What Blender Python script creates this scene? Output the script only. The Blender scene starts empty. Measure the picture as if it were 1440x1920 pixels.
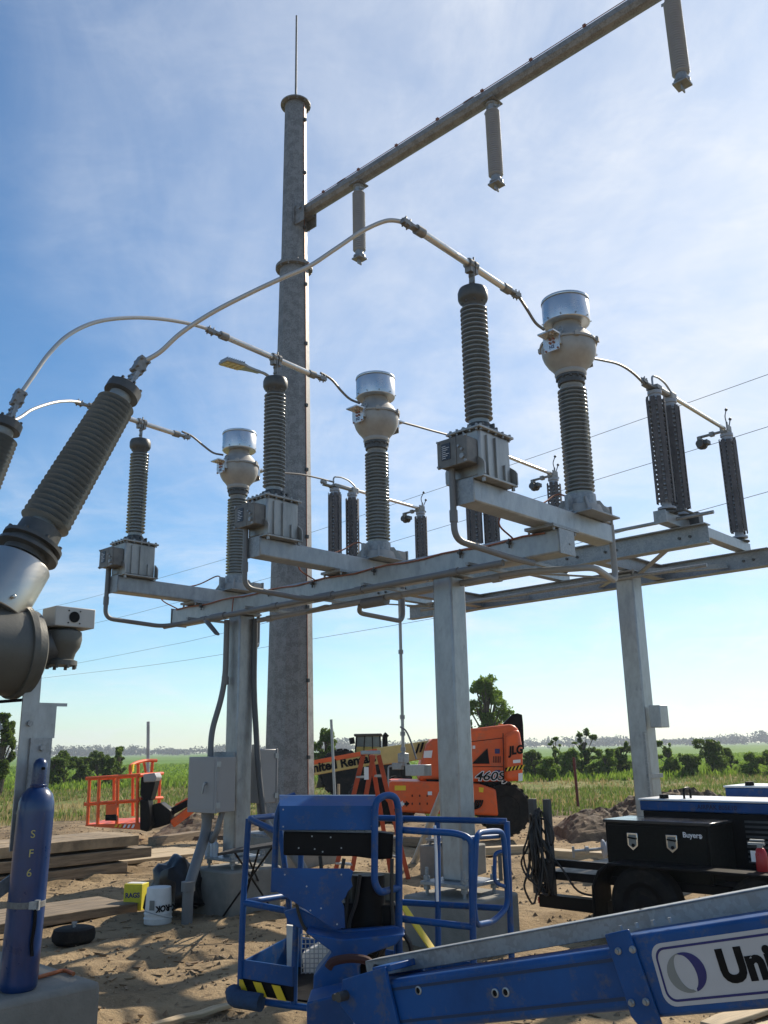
import bpy, bmesh, math, random
import numpy as np
from mathutils import Matrix, Vector

S = bpy.context.scene
C = S.collection
R = math.radians
random.seed(7); rng = np.random.default_rng(11)

# ------------------------------------------------------------------ camera
H = 1.75
FPX = 1639.0
PITCH, ROLL = R(15.2), R(1.1)
_c, _s = math.cos(ROLL), math.sin(ROLL)
_rt = Vector((1, 0, 0)); _up = Vector((0, -math.sin(PITCH), math.cos(PITCH))); _fw = Vector((0, math.cos(PITCH), math.sin(PITCH)))
CR = _c*_rt - _s*_up; CU = _s*_rt + _c*_up; CF = _fw
cam_d = bpy.data.cameras.new('camera'); cam = bpy.data.objects.new('camera', cam_d); C.objects.link(cam)
cam_d.sensor_fit = 'VERTICAL'; cam_d.sensor_height = 36.0; cam_d.sensor_width = 27.0
cam_d.lens = FPX/1920*36; cam_d.clip_start = .05; cam_d.clip_end = 20000
M = Matrix((CR, CU, -CF)).transposed().to_4x4(); M.translation = (0, 0, H)
cam.matrix_world = M
S.camera = cam

# ------------------------------------------------------------------ sky, sun, exposure
SUN_AZ, SUN_EL = R(37), R(36)          # azimuth measured from +Y towards +X
W = bpy.data.worlds.new('World'); S.world = W; W.use_nodes = True
nt = W.node_tree; N = nt.nodes; L = nt.links
N.clear()
def wn(t, **k):
    n = N.new(t)
    for a, b in k.items(): setattr(n, a, b)
    return n
out = wn('ShaderNodeOutputWorld'); bg = wn('ShaderNodeBackground'); L.new(bg.outputs[0], out.inputs[0])
bg.inputs[1].default_value = 0.095
sky = wn('ShaderNodeTexSky', sky_type='NISHITA', sun_disc=False, sun_elevation=SUN_EL, sun_rotation=SUN_AZ,
         altitude=50, air_density=1.0, dust_density=0.22, ozone_density=1.9)
tc = wn('ShaderNodeTexCoord'); sp = wn('ShaderNodeSeparateXYZ'); L.new(tc.outputs['Generated'], sp.inputs[0])
def wmath(op, a, b=None, clamp=False):
    n = wn('ShaderNodeMath', operation=op, use_clamp=clamp)
    for i, v in enumerate((a, b)):
        if v is None: continue
        if isinstance(v, (int, float)): n.inputs[i].default_value = v
        else: L.new(v, n.inputs[i])
    return n.outputs[0]
zz = wmath('ADD', wmath('MAXIMUM', sp.outputs[2], 0.0), 0.16)
cx_ = wmath('DIVIDE', sp.outputs[0], zz); cy_ = wmath('DIVIDE', sp.outputs[1], zz)
cb = wn('ShaderNodeCombineXYZ'); L.new(cx_, cb.inputs[0]); L.new(cy_, cb.inputs[1])
def cloud(scale, rot, stretch, detail, rough, dist, lo, hi, off):
    mp = wn('ShaderNodeMapping'); L.new(cb.outputs[0], mp.inputs[0])
    mp.inputs['Rotation'].default_value = (0, 0, R(rot)); mp.inputs['Scale'].default_value = (scale, scale*stretch, 1)
    mp.inputs['Location'].default_value = (off, off*.7, 0)
    n = wn('ShaderNodeTexNoise'); L.new(mp.outputs[0], n.inputs[0])
    n.inputs['Scale'].default_value = 1; n.inputs['Detail'].default_value = detail; n.inputs['Roughness'].default_value = rough
    n.inputs['Distortion'].default_value = dist
    mr = wn('ShaderNodeMapRange', interpolation_type='SMOOTHSTEP'); L.new(n.outputs[0], mr.inputs[0])
    mr.inputs[1].default_value = lo; mr.inputs[2].default_value = hi
    return mr.outputs[0]
big = cloud(.45, 20, 1.0, 3, .5, .3, .30, .62, 1.7)
wisp = cloud(1.7, -35, .45, 9, .64, .9, .38, .78, 9.1)
fine = cloud(4.6, 15, 1.5, 7, .66, .5, .36, .80, 2.2)
cl = wmath('ADD', wmath('MULTIPLY', wmath('MULTIPLY', big, wisp), .48), wmath('MULTIPLY', wmath('MULTIPLY', big, fine), .24), True)
# low bank of cloud just over the horizon
lowm = wn('ShaderNodeMapRange', interpolation_type='SMOOTHSTEP'); L.new(sp.outputs[2], lowm.inputs[0])
lowm.inputs[1].default_value = .13; lowm.inputs[2].default_value = .03
mpl = wn('ShaderNodeMapping'); L.new(tc.outputs['Generated'], mpl.inputs[0]); mpl.inputs['Scale'].default_value = (6, 6, 30)
nl = wn('ShaderNodeTexNoise'); L.new(mpl.outputs[0], nl.inputs[0]); nl.inputs['Scale'].default_value = 1.2; nl.inputs['Detail'].default_value = 6
nlr = wn('ShaderNodeMapRange', interpolation_type='SMOOTHSTEP'); L.new(nl.outputs[0], nlr.inputs[0]); nlr.inputs[1].default_value = .42; nlr.inputs[2].default_value = .7
dsun = wn('ShaderNodeVectorMath', operation='DOT_PRODUCT'); L.new(tc.outputs['Generated'], dsun.inputs[0])
dsun.inputs[1].default_value = (math.sin(SUN_AZ)*math.cos(SUN_EL), math.cos(SUN_AZ)*math.cos(SUN_EL), math.sin(SUN_EL))
veil = wn('ShaderNodeMapRange', interpolation_type='SMOOTHSTEP'); L.new(dsun.outputs['Value'], veil.inputs[0]); veil.inputs[1].default_value = .60; veil.inputs[2].default_value = 1.0; veil.inputs[4].default_value = .78
vn = cloud(1.1, -20, .8, 7, .62, .6, .22, .66, 6.6)
cl = wmath('ADD', cl, wmath('MULTIPLY', veil.outputs[0], wmath('ADD', wmath('MULTIPLY', vn, .55), .35)), True)
cl2 = wmath('MAXIMUM', cl, wmath('MULTIPLY', wmath('MULTIPLY', lowm.outputs[0], nlr.outputs[0]), .35))
hs = wn('ShaderNodeHueSaturation'); hs.inputs['Saturation'].default_value = 1.12
tint = wn('ShaderNodeMix', data_type='RGBA', blend_type='MULTIPLY'); tint.inputs[0].default_value = 1; tint.inputs[7].default_value = (.87, 1.035, 1.12, 1); L.new(sky.outputs[0], tint.inputs[6]); L.new(tint.outputs[2], hs.inputs['Color'])
mixc = wn('ShaderNodeMix', data_type='RGBA'); L.new(cl2, mixc.inputs[0]); L.new(hs.outputs[0], mixc.inputs[6])
mixc.inputs[7].default_value = (7.6, 7.9, 8.4, 1)
L.new(mixc.outputs[2], bg.inputs[0])

sun_d = bpy.data.lights.new('sun', 'SUN'); sun = bpy.data.objects.new('sun', sun_d); C.objects.link(sun)
sun_d.energy = 5.0; sun_d.angle = R(.53); sun_d.color = (1.0, .89, .73)
sdir = Vector((math.sin(SUN_AZ)*math.cos(SUN_EL), math.cos(SUN_AZ)*math.cos(SUN_EL), math.sin(SUN_EL)))
sun.rotation_euler = (-sdir).to_track_quat('-Z', 'Y').to_euler()
vs = S.view_settings; vs.view_transform = 'Standard'; vs.look = 'None'; vs.gamma = 1; vs.use_curve_mapping = False
vs.exposure = 0.38
S.render.engine = 'CYCLES'; S.cycles.max_bounces = 6; S.cycles.use_denoising = True

# ------------------------------------------------------------------ frames of reference
TH = R(47)                                   # the yard grid is turned against the view
UX = Vector((math.sin(TH), -math.cos(TH), 0)); VX = Vector((math.cos(TH), math.sin(TH), 0))
YROT = math.atan2(UX.y, UX.x)
def yd(u, v, z): return UX*u + VX*v + Vector((0, 0, z))
def _ray(x, y): return (CR*(x-720) + CU*(960-y) + CF*FPX).normalized()
def at(x, y, Y):
    d = _ray(x, y); return Vector((0, 0, H)) + d*(Y/d.y)
def atz(x, y, z):
    d = _ray(x, y); return Vector((0, 0, H)) + d*((z-H)/d.z)
def touv(p): return Vector((p.dot(UX), p.dot(VX), p.z))
def atu(x, y, u):
    d = _ray(x, y); return Vector((0, 0, H)) + d*(u/d.dot(UX))
def atv(x, y, v):
    d = _ray(x, y); return Vector((0, 0, H)) + d*(v/d.dot(VX))
def atpl(x, y, P, Q):                        # point on the upright plane through P and Q
    n = Vector((-(Q-P).y, (Q-P).x, 0)); d = _ray(x, y); o = Vector((0, 0, H))
    return o + d*((P-o).dot(n)/d.dot(n))

# ------------------------------------------------------------------ materials
MATS = {}
def mat(name, col, rough=.5, metal=0., var=.12, scale=6., col2=None, bump=0., bscale=40., spec=.5, kind='noise', stretch=(1, 1, 1), coat=0., lo=.35, hi=.65, wear=None, wscale=9., wlo=.62, whi=.72, wstretch=(1, 1, 1), wamt=1.):
    if name in MATS: return MATS[name]
    m = bpy.data.materials.new(name); m.use_nodes = True; MATS[name] = m
    t = m.node_tree; n = t.nodes; l = t.links; b = n['Principled BSDF']
    b.inputs['Roughness'].default_value = rough; b.inputs['Metallic'].default_value = metal
    b.inputs['Specular IOR Level'].default_value = spec; b.inputs['Coat Weight'].default_value = coat; b.inputs['Coat Roughness'].default_value = .1
    tcn = n.new('ShaderNodeTexCoord'); mp = n.new('ShaderNodeMapping'); l.new(tcn.outputs['Object'], mp.inputs[0])
    mp.inputs['Scale'].default_value = stretch
    if kind == 'spangle':
        tx = n.new('ShaderNodeTexVoronoi'); tx.inputs['Scale'].default_value = scale; l.new(mp.outputs[0], tx.inputs[0]); sepc = n.new('ShaderNodeSeparateColor'); l.new(tx.outputs['Color'], sepc.inputs[0])
        nz = n.new('ShaderNodeTexNoise'); nz.inputs['Scale'].default_value = scale*.12; nz.inputs['Detail'].default_value = 6; l.new(mp.outputs[0], nz.inputs[0])
        ad = n.new('ShaderNodeMath'); ad.operation = 'MULTIPLY_ADD'; l.new(sepc.outputs[0], ad.inputs[0]); ad.inputs[1].default_value = .35
        su = n.new('ShaderNodeMath'); su.operation = 'SUBTRACT'; l.new(nz.outputs[0], su.inputs[0]); su.inputs[1].default_value = .17
        l.new(su.outputs[0], ad.inputs[2]); fac = ad.outputs[0]
    else:
        tx = n.new('ShaderNodeTexNoise'); tx.inputs['Scale'].default_value = scale; tx.inputs['Detail'].default_value = 8; tx.inputs['Roughness'].default_value = .62
        l.new(mp.outputs[0], tx.inputs[0]); fac = tx.outputs[0]
    mr = n.new('ShaderNodeMapRange'); l.new(fac, mr.inputs[0]); mr.inputs[1].default_value = lo; mr.inputs[2].default_value = hi
    mx = n.new('ShaderNodeMix'); mx.data_type = 'RGBA'; l.new(mr.outputs[0], mx.inputs[0])
    c2 = col2 or tuple(c*(1+var) for c in col)
    c1 = col if col2 else tuple(c*(1-var) for c in col)
    mx.inputs[6].default_value = (*c1, 1); mx.inputs[7].default_value = (*c2, 1)
    cout = mx.outputs[2]
    if wear:
        wm = n.new('ShaderNodeMapping'); wm.inputs['Scale'].default_value = wstretch; l.new(tcn.outputs['Object'], wm.inputs[0])
        wx = n.new('ShaderNodeTexNoise'); wx.inputs['Scale'].default_value = wscale; wx.inputs['Detail'].default_value = 10; wx.inputs['Roughness'].default_value = .72; l.new(wm.outputs[0], wx.inputs[0])
        wr = n.new('ShaderNodeMapRange'); wr.inputs[1].default_value = wlo; wr.inputs[2].default_value = whi; wr.inputs[4].default_value = wamt; l.new(wx.outputs[0], wr.inputs[0])
        w2 = n.new('ShaderNodeMix'); w2.data_type = 'RGBA'; l.new(wr.outputs[0], w2.inputs[0]); l.new(cout, w2.inputs[6]); w2.inputs[7].default_value = (*wear, 1); cout = w2.outputs[2]
    l.new(cout, b.inputs['Base Color'])
    rr = n.new('ShaderNodeMapRange'); l.new(fac, rr.inputs[0]); rr.inputs[1].default_value = .3; rr.inputs[2].default_value = .7
    rr.inputs[3].default_value = max(0, rough-.08); rr.inputs[4].default_value = min(1, rough+.08); l.new(rr.outputs[0], b.inputs['Roughness'])
    if bump:
        bt = n.new('ShaderNodeTexNoise'); bt.inputs['Scale'].default_value = bscale; bt.inputs['Detail'].default_value = 5; l.new(mp.outputs[0], bt.inputs[0])
        bp = n.new('ShaderNodeBump'); bp.inputs['Strength'].default_value = bump; bp.inputs['Distance'].default_value = .02; l.new(bt.outputs[0], bp.inputs['Height']); l.new(bp.outputs[0], b.inputs['Normal'])
    return m
galv = mat('galvanised_steel', (.27, .29, .305), .46, .45, kind='spangle', scale=55, var=.15, bump=.05, bscale=25)
galv_new = mat('bright_galvanised_steel', (.335, .36, .375), .42, .5, scale=11, var=.16, bump=.05, bscale=30, stretch=(1, 1, .5), wear=(.17, .17, .165), wscale=9, wlo=.58, whi=.70, wstretch=(1.5, 1.5, .8), wamt=.45)
polem = mat('weathered_galvanised_pole', (.19, .198, .205), .6, .25, kind='spangle', scale=62, var=.26, bump=.08, bscale=20)
alu = mat('aluminium_tube', (.62, .61, .59), .32, .9, var=.08, scale=20)
cable = mat('stranded_aluminium', (.19, .188, .185), .5, .6, var=.15, scale=60)
fitting = mat('cast_fitting', (.23, .225, .215), .5, .55, var=.2, scale=25)
castgrey = mat('cast_aluminium_painted', (.34, .335, .32), .55, .25, var=.14, scale=5, bump=.06, bscale=50)
canm = mat('spun_aluminium_can', (.58, .60, .62), .33, .85, var=.02, scale=2, stretch=(1, 1, 3))
porc = mat('grey_porcelain', (.215, .25, .272), .22, 0, var=.08, scale=4, spec=.6)
porc_lt = mat('pale_grey_polymer', (.29, .325, .38), .5, 0, var=.06, scale=6)
darkcast = mat('dark_cast_iron', (.075, .078, .078), .5, .3, var=.2, scale=12)
tank = mat('stained_stainless_tank', (.31, .31, .30), .42, .65, var=.3, scale=3.5, stretch=(1.6, 1.6, .5), bump=.03)
boxdk = mat('weathered_terminal_box', (.165, .158, .148), .55, .45, var=.25, scale=7)
plate = mat('black_name_plate', (.018, .024, .04), .35, 0, var=.3, scale=30)
white = mat('white_print', (.75, .76, .78), .5, 0, var=.03)
pvc = mat('grey_pvc', (.15, .155, .16), .48, 0, var=.08, scale=8)
pvc_lt = mat('pale_grey_pvc', (.27, .27, .26), .5, 0, var=.08, scale=8)
copper = mat('bare_copper', (.30, .12, .075), .45, .6, var=.25, scale=30)
blackm = mat('black_paint', (.005, .005, .006), .5, 0, var=.3, scale=14, spec=.14)
rubber = mat('black_rubber', (.012, .012, .012), .8, 0, var=.4, scale=12, bump=.1, spec=.15, wear=(.07, .055, .04), wscale=4, wlo=.5, whi=.75, wamt=.5)
conc = mat('concrete', (.205, .20, .178), .85, 0, var=.16, scale=5, bump=.25, bscale=60)
bluep = mat('blue_paint', (.006, .065, .225), .42, 0, var=.22, scale=2.2, spec=.3, coat=.0, bump=.03, wear=(.13, .12, .10), wscale=10, wlo=.53, whi=.72, wamt=.75)
bluec = mat('cylinder_blue_paint', (.004, .03, .12), .32, 0, var=.2, scale=5, coat=.3, wear=(.10, .10, .10), wscale=22, wlo=.63, whi=.70, wstretch=(1, 1, .35), wamt=.7)
orange = mat('orange_paint', (.74, .108, .016), .45, 0, var=.14, scale=1.6, wear=(.20, .14, .09), wscale=4, wlo=.54, whi=.75, wamt=.6)
cream = mat('cream_paint', (.62, .47, .17), .45, 0, var=.1, scale=4)
yellow = mat('yellow_paint', (.75, .52, .02), .5, 0, var=.08)
wood = mat('weathered_timber', (.20, .155, .105), .85, 0, var=.4, scale=5, stretch=(.5, 6, 6), bump=.3, bscale=12)
woodlt = mat('pale_timber', (.42, .33, .21), .8, 0, var=.25, scale=5, stretch=(.5, 6, 6), bump=.2, bscale=12)
encl = mat('grey_enclosure_paint', (.27, .275, .285), .45, 0, var=.04, scale=3, bump=.03, bscale=200)
steelg = mat('brushed_stainless', (.50, .48, .44), .36, .95, var=.03, scale=3, stretch=(1, 1, 6))
tankg = mat('grey_tank_paint', (.085, .088, .08), .5, .1, var=.12, scale=5, bump=.06, bscale=60)
strip = mat('dark_grey_wrap', (.085, .083, .09), .7, 0, var=.3, scale=10)
glass = mat('dark_glass', (.02, .03, .035), .08, 0, var=.1, spec=.7)
lens = mat('lamp_lens', (.55, .43, .18), .3, 0, var=.2, scale=50)

# ------------------------------------------------------------------ mesh helpers
def axis_m(p, d, xhint=None):
    z = Vector(d).normalized(); h = Vector(xhint) if xhint is not None else (Vector((0, 0, 1)) if abs(z.z) < .95 else Vector((1, 0, 0)))
    x = h - z*h.dot(z)
    if x.length < 1e-3: h = Vector((1, 0, 0)); x = h - z*h.dot(z)
    x.normalize(); y = z.cross(x)
    m = Matrix((x, y, z)).transposed().to_4x4(); m.translation = p; return m
class B:
    def __init__(s, T=None): s.v = []; s.f = []; s.T = T
    def add(s, vs_, fs, m=None):
        o = len(s.v)
        for p in vs_:
            p = Vector(p)
            if m is not None: p = m @ p
            s.v.append(s.T @ p if s.T is not None else p)
        s.f += [tuple(i+o for i in f) for f in fs]; return s
    def box(s, c, sz, m=None):
        x, y, z = (a/2 for a in sz); c = Vector(c)
        s.add([c+Vector((i*x, j*y, k*z)) for k in (-1, 1) for j in (-1, 1) for i in (-1, 1)],
              [(0, 2, 3, 1), (4, 5, 7, 6), (0, 1, 5, 4), (2, 6, 7, 3), (0, 4, 6, 2), (1, 3, 7, 5)], m); return s
    def bx(s, a, b, m=None):
        a = Vector(a); b = Vector(b); return s.box((a+b)/2, [abs(t) for t in (b-a)], m)
    def beam(s, p, q, w, h, up=(0, 0, 1)):        # box bar from p to q
        p = Vector(p); q = Vector(q); m = axis_m((p+q)/2, q-p, up); return s.box((0, 0, 0), (h, w, (q-p).length), m)
    def lathe(s, prof, m=None, n=20, cap=True):
        vs_ = []; fs = []; k = len(prof)
        for r, z in prof:
            for i in range(n):
                a = 2*math.pi*i/n; vs_.append((r*math.cos(a), r*math.sin(a), z))
        for j in range(k-1):
            for i in range(n):
                i2 = (i+1) % n; fs.append((j*n+i, j*n+i2, (j+1)*n+i2, (j+1)*n+i))
        if cap: fs.append(tuple(range(n))[::-1]); fs.append(tuple((k-1)*n+i for i in range(n)))
        return s.add(vs_, fs, m)
    def cyl(s, p, q, r, r2=None, n=12, cap=True):
        p = Vector(p); q = Vector(q)
        return s.lathe([(r, 0), (r if r2 is None else r2, (q-p).length)], axis_m(p, q-p), n, cap)
    def tube(s, pts, r, n=8):
        pts = [Vector(p) for p in pts]; vs_ = []; fs = []; k = len(pts); x = None
        for j, p in enumerate(pts):
            d = (pts[min(j+1, k-1)] - pts[max(j-1, 0)]).normalized()
            if x is None:
                h = Vector((0, 0, 1)) if abs(d.z) < .9 else Vector((1, 0, 0)); x = (h-d*h.dot(d)).normalized()
            else: x = (x-d*x.dot(d)).normalized()
            y = d.cross(x)
            for i in range(n):
                a = 2*math.pi*i/n; vs_.append(p + x*(r*math.cos(a)) + y*(r*math.sin(a)))
        for j in range(k-1):
            for i in range(n):
                i2 = (i+1) % n; fs.append((j*n+i, j*n+i2, (j+1)*n+i2, (j+1)*n+i))
        fs.append(tuple(range(n))[::-1]); fs.append(tuple((k-1)*n+i for i in range(n)))
        return s.add(vs_, fs)
    def prism(s, poly, z0, z1, m=None):
        n = len(poly); vs_ = [(x, y, z0) for x, y in poly] + [(x, y, z1) for x, y in poly]
        return s.add(vs_, [tuple(range(n))[::-1], tuple(range(n, 2*n))] + [(i, (i+1) % n, n+(i+1) % n, n+i) for i in range(n)], m)
    def sph(s, c, r, n=10, k=6, sc=(1, 1, 1)):
        prof = [(max(1e-4, r*math.sin(math.pi*j/k)), -r*math.cos(math.pi*j/k)) for j in range(k+1)]
        return s.lathe(prof, Matrix.Translation(c) @ Matrix.Diagonal((*sc, 1)), n)
    def build(s, name, m, parent=None, bevel=0., local=True, sharp=38, flat=False, kind=None, segs=2):
        me = bpy.data.meshes.new(name)
        vs_ = s.v
        if parent is not None and not local:
            inv = parent.matrix_world.inverted(); vs_ = [inv @ p for p in vs_]
        me.from_pydata([tuple(p) for p in vs_], [], s.f); me.update()
        if not flat:
            me.polygons.foreach_set('use_smooth', [True]*len(me.polygons)); me.set_sharp_from_angle(angle=R(sharp))
        me.materials.append(m)
        o = bpy.data.objects.new(name, me); C.objects.link(o)
        if parent is not None: o.parent = parent
        if bevel:
            b = o.modifiers.new('bevel', 'BEVEL'); b.width = bevel; b.segments = segs; b.limit_method = 'ANGLE'; b.angle_limit = R(40)
        if kind: o['kind'] = kind
        return o
def tag(o, label, cat, group=None):
    o['label'] = label; o['category'] = cat
    if group: o['group'] = group
    return o
def thing(name, label, cat, loc=(0, 0, 0), rotz=0., group=None, rot=None):
    o = bpy.data.objects.new(name, None); C.objects.link(o); o.empty_display_size = .1
    o.location = loc; o.rotation_euler = rot or (0, 0, rotz)
    o.matrix_world = Matrix.LocRotScale(Vector(loc), o.rotation_euler, None)
    return tag(o, label, cat, group)
def copy_tree(o, parent=None):
    c = o.copy(); C.objects.link(c)
    if parent is not None: c.parent = parent
    for ch in [k for k in C.objects if k.parent == o]: copy_tree(ch, c)
    return c
def text(name, s, size, m, parent, mw, ext=.001, sx=1., bold=0., shear=0., align='CENTER'):
    cu = bpy.data.curves.new('t', 'FONT'); cu.body = s; cu.size = size; cu.extrude = ext; cu.align_x = align; cu.align_y = 'CENTER'; cu.offset = bold; cu.shear = shear
    cu.resolution_u = 4
    to = bpy.data.objects.new('t', cu); C.objects.link(to)
    bpy.context.view_layer.update()
    me = bpy.data.meshes.new_from_object(to); bpy.data.objects.remove(to); bpy.data.curves.remove(cu)
    mm = Matrix(mw) @ Matrix.Diagonal((sx, 1, 1, 1))
    if parent is not None: mm = parent.matrix_world.inverted() @ mm
    me.transform(mm); me.materials.clear(); me.materials.append(m)
    o = bpy.data.objects.new(name, me); C.objects.link(o); o.parent = parent; return o
def frame_m(o, x, y):                       # matrix with origin o, x axis, y axis
    x = Vector(x).normalized(); z = x.cross(Vector(y)).normalized(); y = z.cross(x)
    m = Matrix((x, y, z)).transposed().to_4x4(); m.translation = o; return m
def fillet(pts, r, n=5):
    pts = [Vector(p) for p in pts]; o = [pts[0]]
    for i in range(1, len(pts)-1):
        a, b, c = pts[i-1], pts[i], pts[i+1]; d1 = (a-b); d2 = (c-b); t = min(r, d1.length*.48, d2.length*.48)
        p = b+d1.normalized()*t; q = b+d2.normalized()*t
        for k in range(n+1):
            s_ = k/n; o.append(p.lerp(b, s_).lerp(b.lerp(q, s_), s_))
    o.append(pts[-1]); return o
def smooth_path(pts, n=6):                  # Catmull-Rom
    pts = [Vector(p) for p in pts]; P = [pts[0]*2-pts[1]] + pts + [pts[-1]*2-pts[-2]]; o = []
    for i in range(1, len(P)-2):
        for k in range(n):
            t = k/n; a, b, c, d = P[i-1:i+3]
            o.append(.5*((2*b)+(c-a)*t+(2*a-5*b+4*c-d)*t*t+(3*b-a-3*c+d)*t**3))
    o.append(pts[-1]); return o
def sheds(r_core, r_shed, z0, z1, n, thick=.35):
    pr = [(r_core, z0)]; st = (z1-z0)/n
    for i in range(n):
        z = z0+i*st
        pr += [(r_core, z+st*.26), (r_core+(r_shed-r_core)*.8, z+st*.36), (r_shed*.985, z+st*.37), (r_shed, z+st*.46), (r_shed*.985, z+st*.56), (r_core+(r_shed-r_core)*.4, z+st*.70), (r_core, z+st*.82)]
    pr.append((r_core, z1)); return pr

# ================================================================== GROUND
dirt = bpy.data.materials.new('yard_dirt_and_field'); dirt.use_nodes = True
def build_ground_material():
    t = dirt.node_tree; n = t.nodes; l = t.links; b = n['Principled BSDF']; b.inputs['Roughness'].default_value = .95; b.inputs['Specular IOR Level'].default_value = .15
    g = n.new('ShaderNodeNewGeometry'); sep = n.new('ShaderNodeSeparateXYZ'); l.new(g.outputs['Position'], sep.inputs[0])
    def noise(sc, det=8, ro=.6, stretch=None):
        x = n.new('ShaderNodeTexNoise'); x.inputs['Scale'].default_value = sc; x.inputs['Detail'].default_value = det; x.inputs['Roughness'].default_value = ro
        if stretch:
            mp = n.new('ShaderNodeMapping'); mp.inputs['Scale'].default_value = stretch; l.new(g.outputs['Position'], mp.inputs[0]); l.new(mp.outputs[0], x.inputs[0])
        else: l.new(g.outputs['Position'], x.inputs[0])
        return x.outputs[0]
    def mathn(op, a, c):
        m = n.new('ShaderNodeMath'); m.operation = op
        for i, v in enumerate((a, c)):
            if isinstance(v, (int, float)): m.inputs[i].default_value = v
            else: l.new(v, m.inputs[i])
        return m.outputs[0]
    def ramp(v, a, c):
        m = n.new('ShaderNodeMapRange'); m.interpolation_type = 'SMOOTHSTEP'; l.new(v, m.inputs[0]); m.inputs[1].default_value = a; m.inputs[2].default_value = c; return m.outputs[0]
    def mix(f, a, c):
        m = n.new('ShaderNodeMix'); m.data_type = 'RGBA'
        if isinstance(f, (int, float)): m.inputs[0].default_value = f
        else: l.new(f, m.inputs[0])
        for i, v in ((6, a), (7, c)):
            if isinstance(v, tuple): m.inputs[i].default_value = (*v, 1)
            else: l.new(v, m.inputs[i])
        return m.outputs[2]
    sand = mix(ramp(noise(.9), .35, .68), (.36, .268, .16), (.235, .17, .098))
    sand = mix(ramp(noise(9), .52, .72), sand, (.17, .125, .078))
    sand = mix(ramp(noise(45, 4), .6, .75), sand, (.52, .42, .28))
    mud = mix(ramp(noise(2.2), .4, .62), (.10, .075, .048), (.26, .19, .115))
    sand = mix(mathn('MULTIPLY', ramp(noise(.35, 5), .48, .66), .85), sand, mud)
    grs = mix(ramp(noise(.45), .36, .62), (.13, .17, .04), (.25, .215, .09))
    grs = mix(ramp(noise(4), .5, .7), grs, (.09, .12, .03))
    fld = mix(ramp(noise(.02, 4), .4, .62), (.10, .20, .028), (.135, .235, .04))
    fld = mix(ramp(noise(1, 3, .5, (1.2, .015, 1)), .5, .62), fld, (.075, .145, .02))
    wob = mathn('MULTIPLY', mathn('SUBTRACT', noise(.12, 4), .5), 14)
    yy = mathn('ADD', sep.outputs[1], wob)
    c = mix(ramp(yy, 20, 25), sand, mud)
    c = mix(ramp(mathn('ADD', yy, mathn('MULTIPLY', noise(.8), 6)), 26, 32), c, grs)
    c = mix(ramp(yy, 64, 70), c, fld)
    l.new(c, b.inputs['Base Color'])
    bp = n.new('ShaderNodeBump'); bp.inputs['Strength'].default_value = .7; bp.inputs['Distance'].default_value = .05
    h = mathn('ADD', noise(14, 8, .7), mathn('MULTIPLY', noise(3, 5), 1.2)); l.new(h, bp.inputs['Height']); l.new(bp.outputs[0], b.inputs['Normal'])
build_ground_material()
def vnoise(x, y, seed=0):
    r = np.random.default_rng(seed); g = r.random((64, 64))
    xi = np.floor(x).astype(int); yi = np.floor(y).astype(int); fx = x-xi; fy = y-yi
    fx = fx*fx*(3-2*fx); fy = fy*fy*(3-2*fy); a = lambda i, j: g[(xi+i) % 64, (yi+j) % 64]
    return (a(0, 0)*(1-fx)+a(1, 0)*fx)*(1-fy)+(a(0, 1)*(1-fx)+a(1, 1)*fx)*fy
RUTS = ((-1.5, 7.6, R(28), .030, .35), (-2.2, 10.8, R(47), .034, .25), (2.5, 9.5, R(-35), .030, .3), (1.0, 13.5, R(10), .035, .2))
def gheight(X, Yv):
    h = .10*(vnoise(X*.35, Yv*.35, 1)-.5) + .055*(vnoise(X*1.3, Yv*1.3, 2)-.5) + .03*(vnoise(X*4, Yv*4, 3)-.5)
    for (ax_, ay_, an, am, fr) in RUTS:
        ca, sa = math.cos(an), math.sin(an); t_ = (X-ax_)*ca+(Yv-ay_)*sa; d_ = -(X-ax_)*sa+(Yv-ay_)*ca + .35*np.sin(t_*fr)
        for off in (-.85, .85):
            q_ = (d_-off)/.17; h = h + am*(-np.exp(-q_**2*1.6)+.75*np.exp(-(np.abs(q_)-1.7)**2*3)) + am*.35*np.exp(-q_**2*2)*np.sign(np.sin(t_*22+q_*2.))
    rough = np.clip((Yv-17)/8, 0, 1)*np.clip((60-Yv)/20, 0, 1)
    h = h + rough*(.28*(vnoise(X*.5, Yv*.5, 4)-.5) + .12*(vnoise(X*1.9, Yv*1.9, 5)-.5))
    return (h-.01)*np.clip((75-Yv)/15, 0, 1)
_gx = np.arange(-45, 45.01, .1); _gy = np.arange(0, 80, .1); _gz = gheight(*np.meshgrid(_gx, _gy))
def ground_z(x, y):
    if not (-44 < x < 44 and 0 <= y < 79): return 0.
    return float(_gz[int(y*10+.5), int((x+45)*10+.5)])
_vn = {}
def vn1(x, y, seed):                          # one cached noise value
    if seed not in _vn: _vn[seed] = np.random.default_rng(seed).random((64, 64)).tolist()
    g = _vn[seed]; xi = math.floor(x); yi = math.floor(y); fx = x-xi; fy = y-yi; fx = fx*fx*(3-2*fx); fy = fy*fy*(3-2*fy); a = lambda i, j: g[(xi+i) % 64][(yi+j) % 64]
    return (a(0, 0)*(1-fx)+a(1, 0)*fx)*(1-fy)+(a(0, 1)*(1-fx)+a(1, 1)*fx)*fy
xs = np.concatenate([[-6000, -2500, -1000, -400, -200, -110, -70, -45], np.arange(-30, -8, .25), np.arange(-8, 8.01, .09), np.arange(8.25, 30.01, .25), [45, 70, 110, 200, 400, 1000, 2500, 6000]])
ys = np.concatenate([[-300, -60, -20, -5, 0], np.arange(2, 15, .075), np.arange(15, 30, .16), np.arange(30, 80, .8), [90, 110, 140, 200, 300, 500, 900, 1800, 4000, 9000]])
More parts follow.
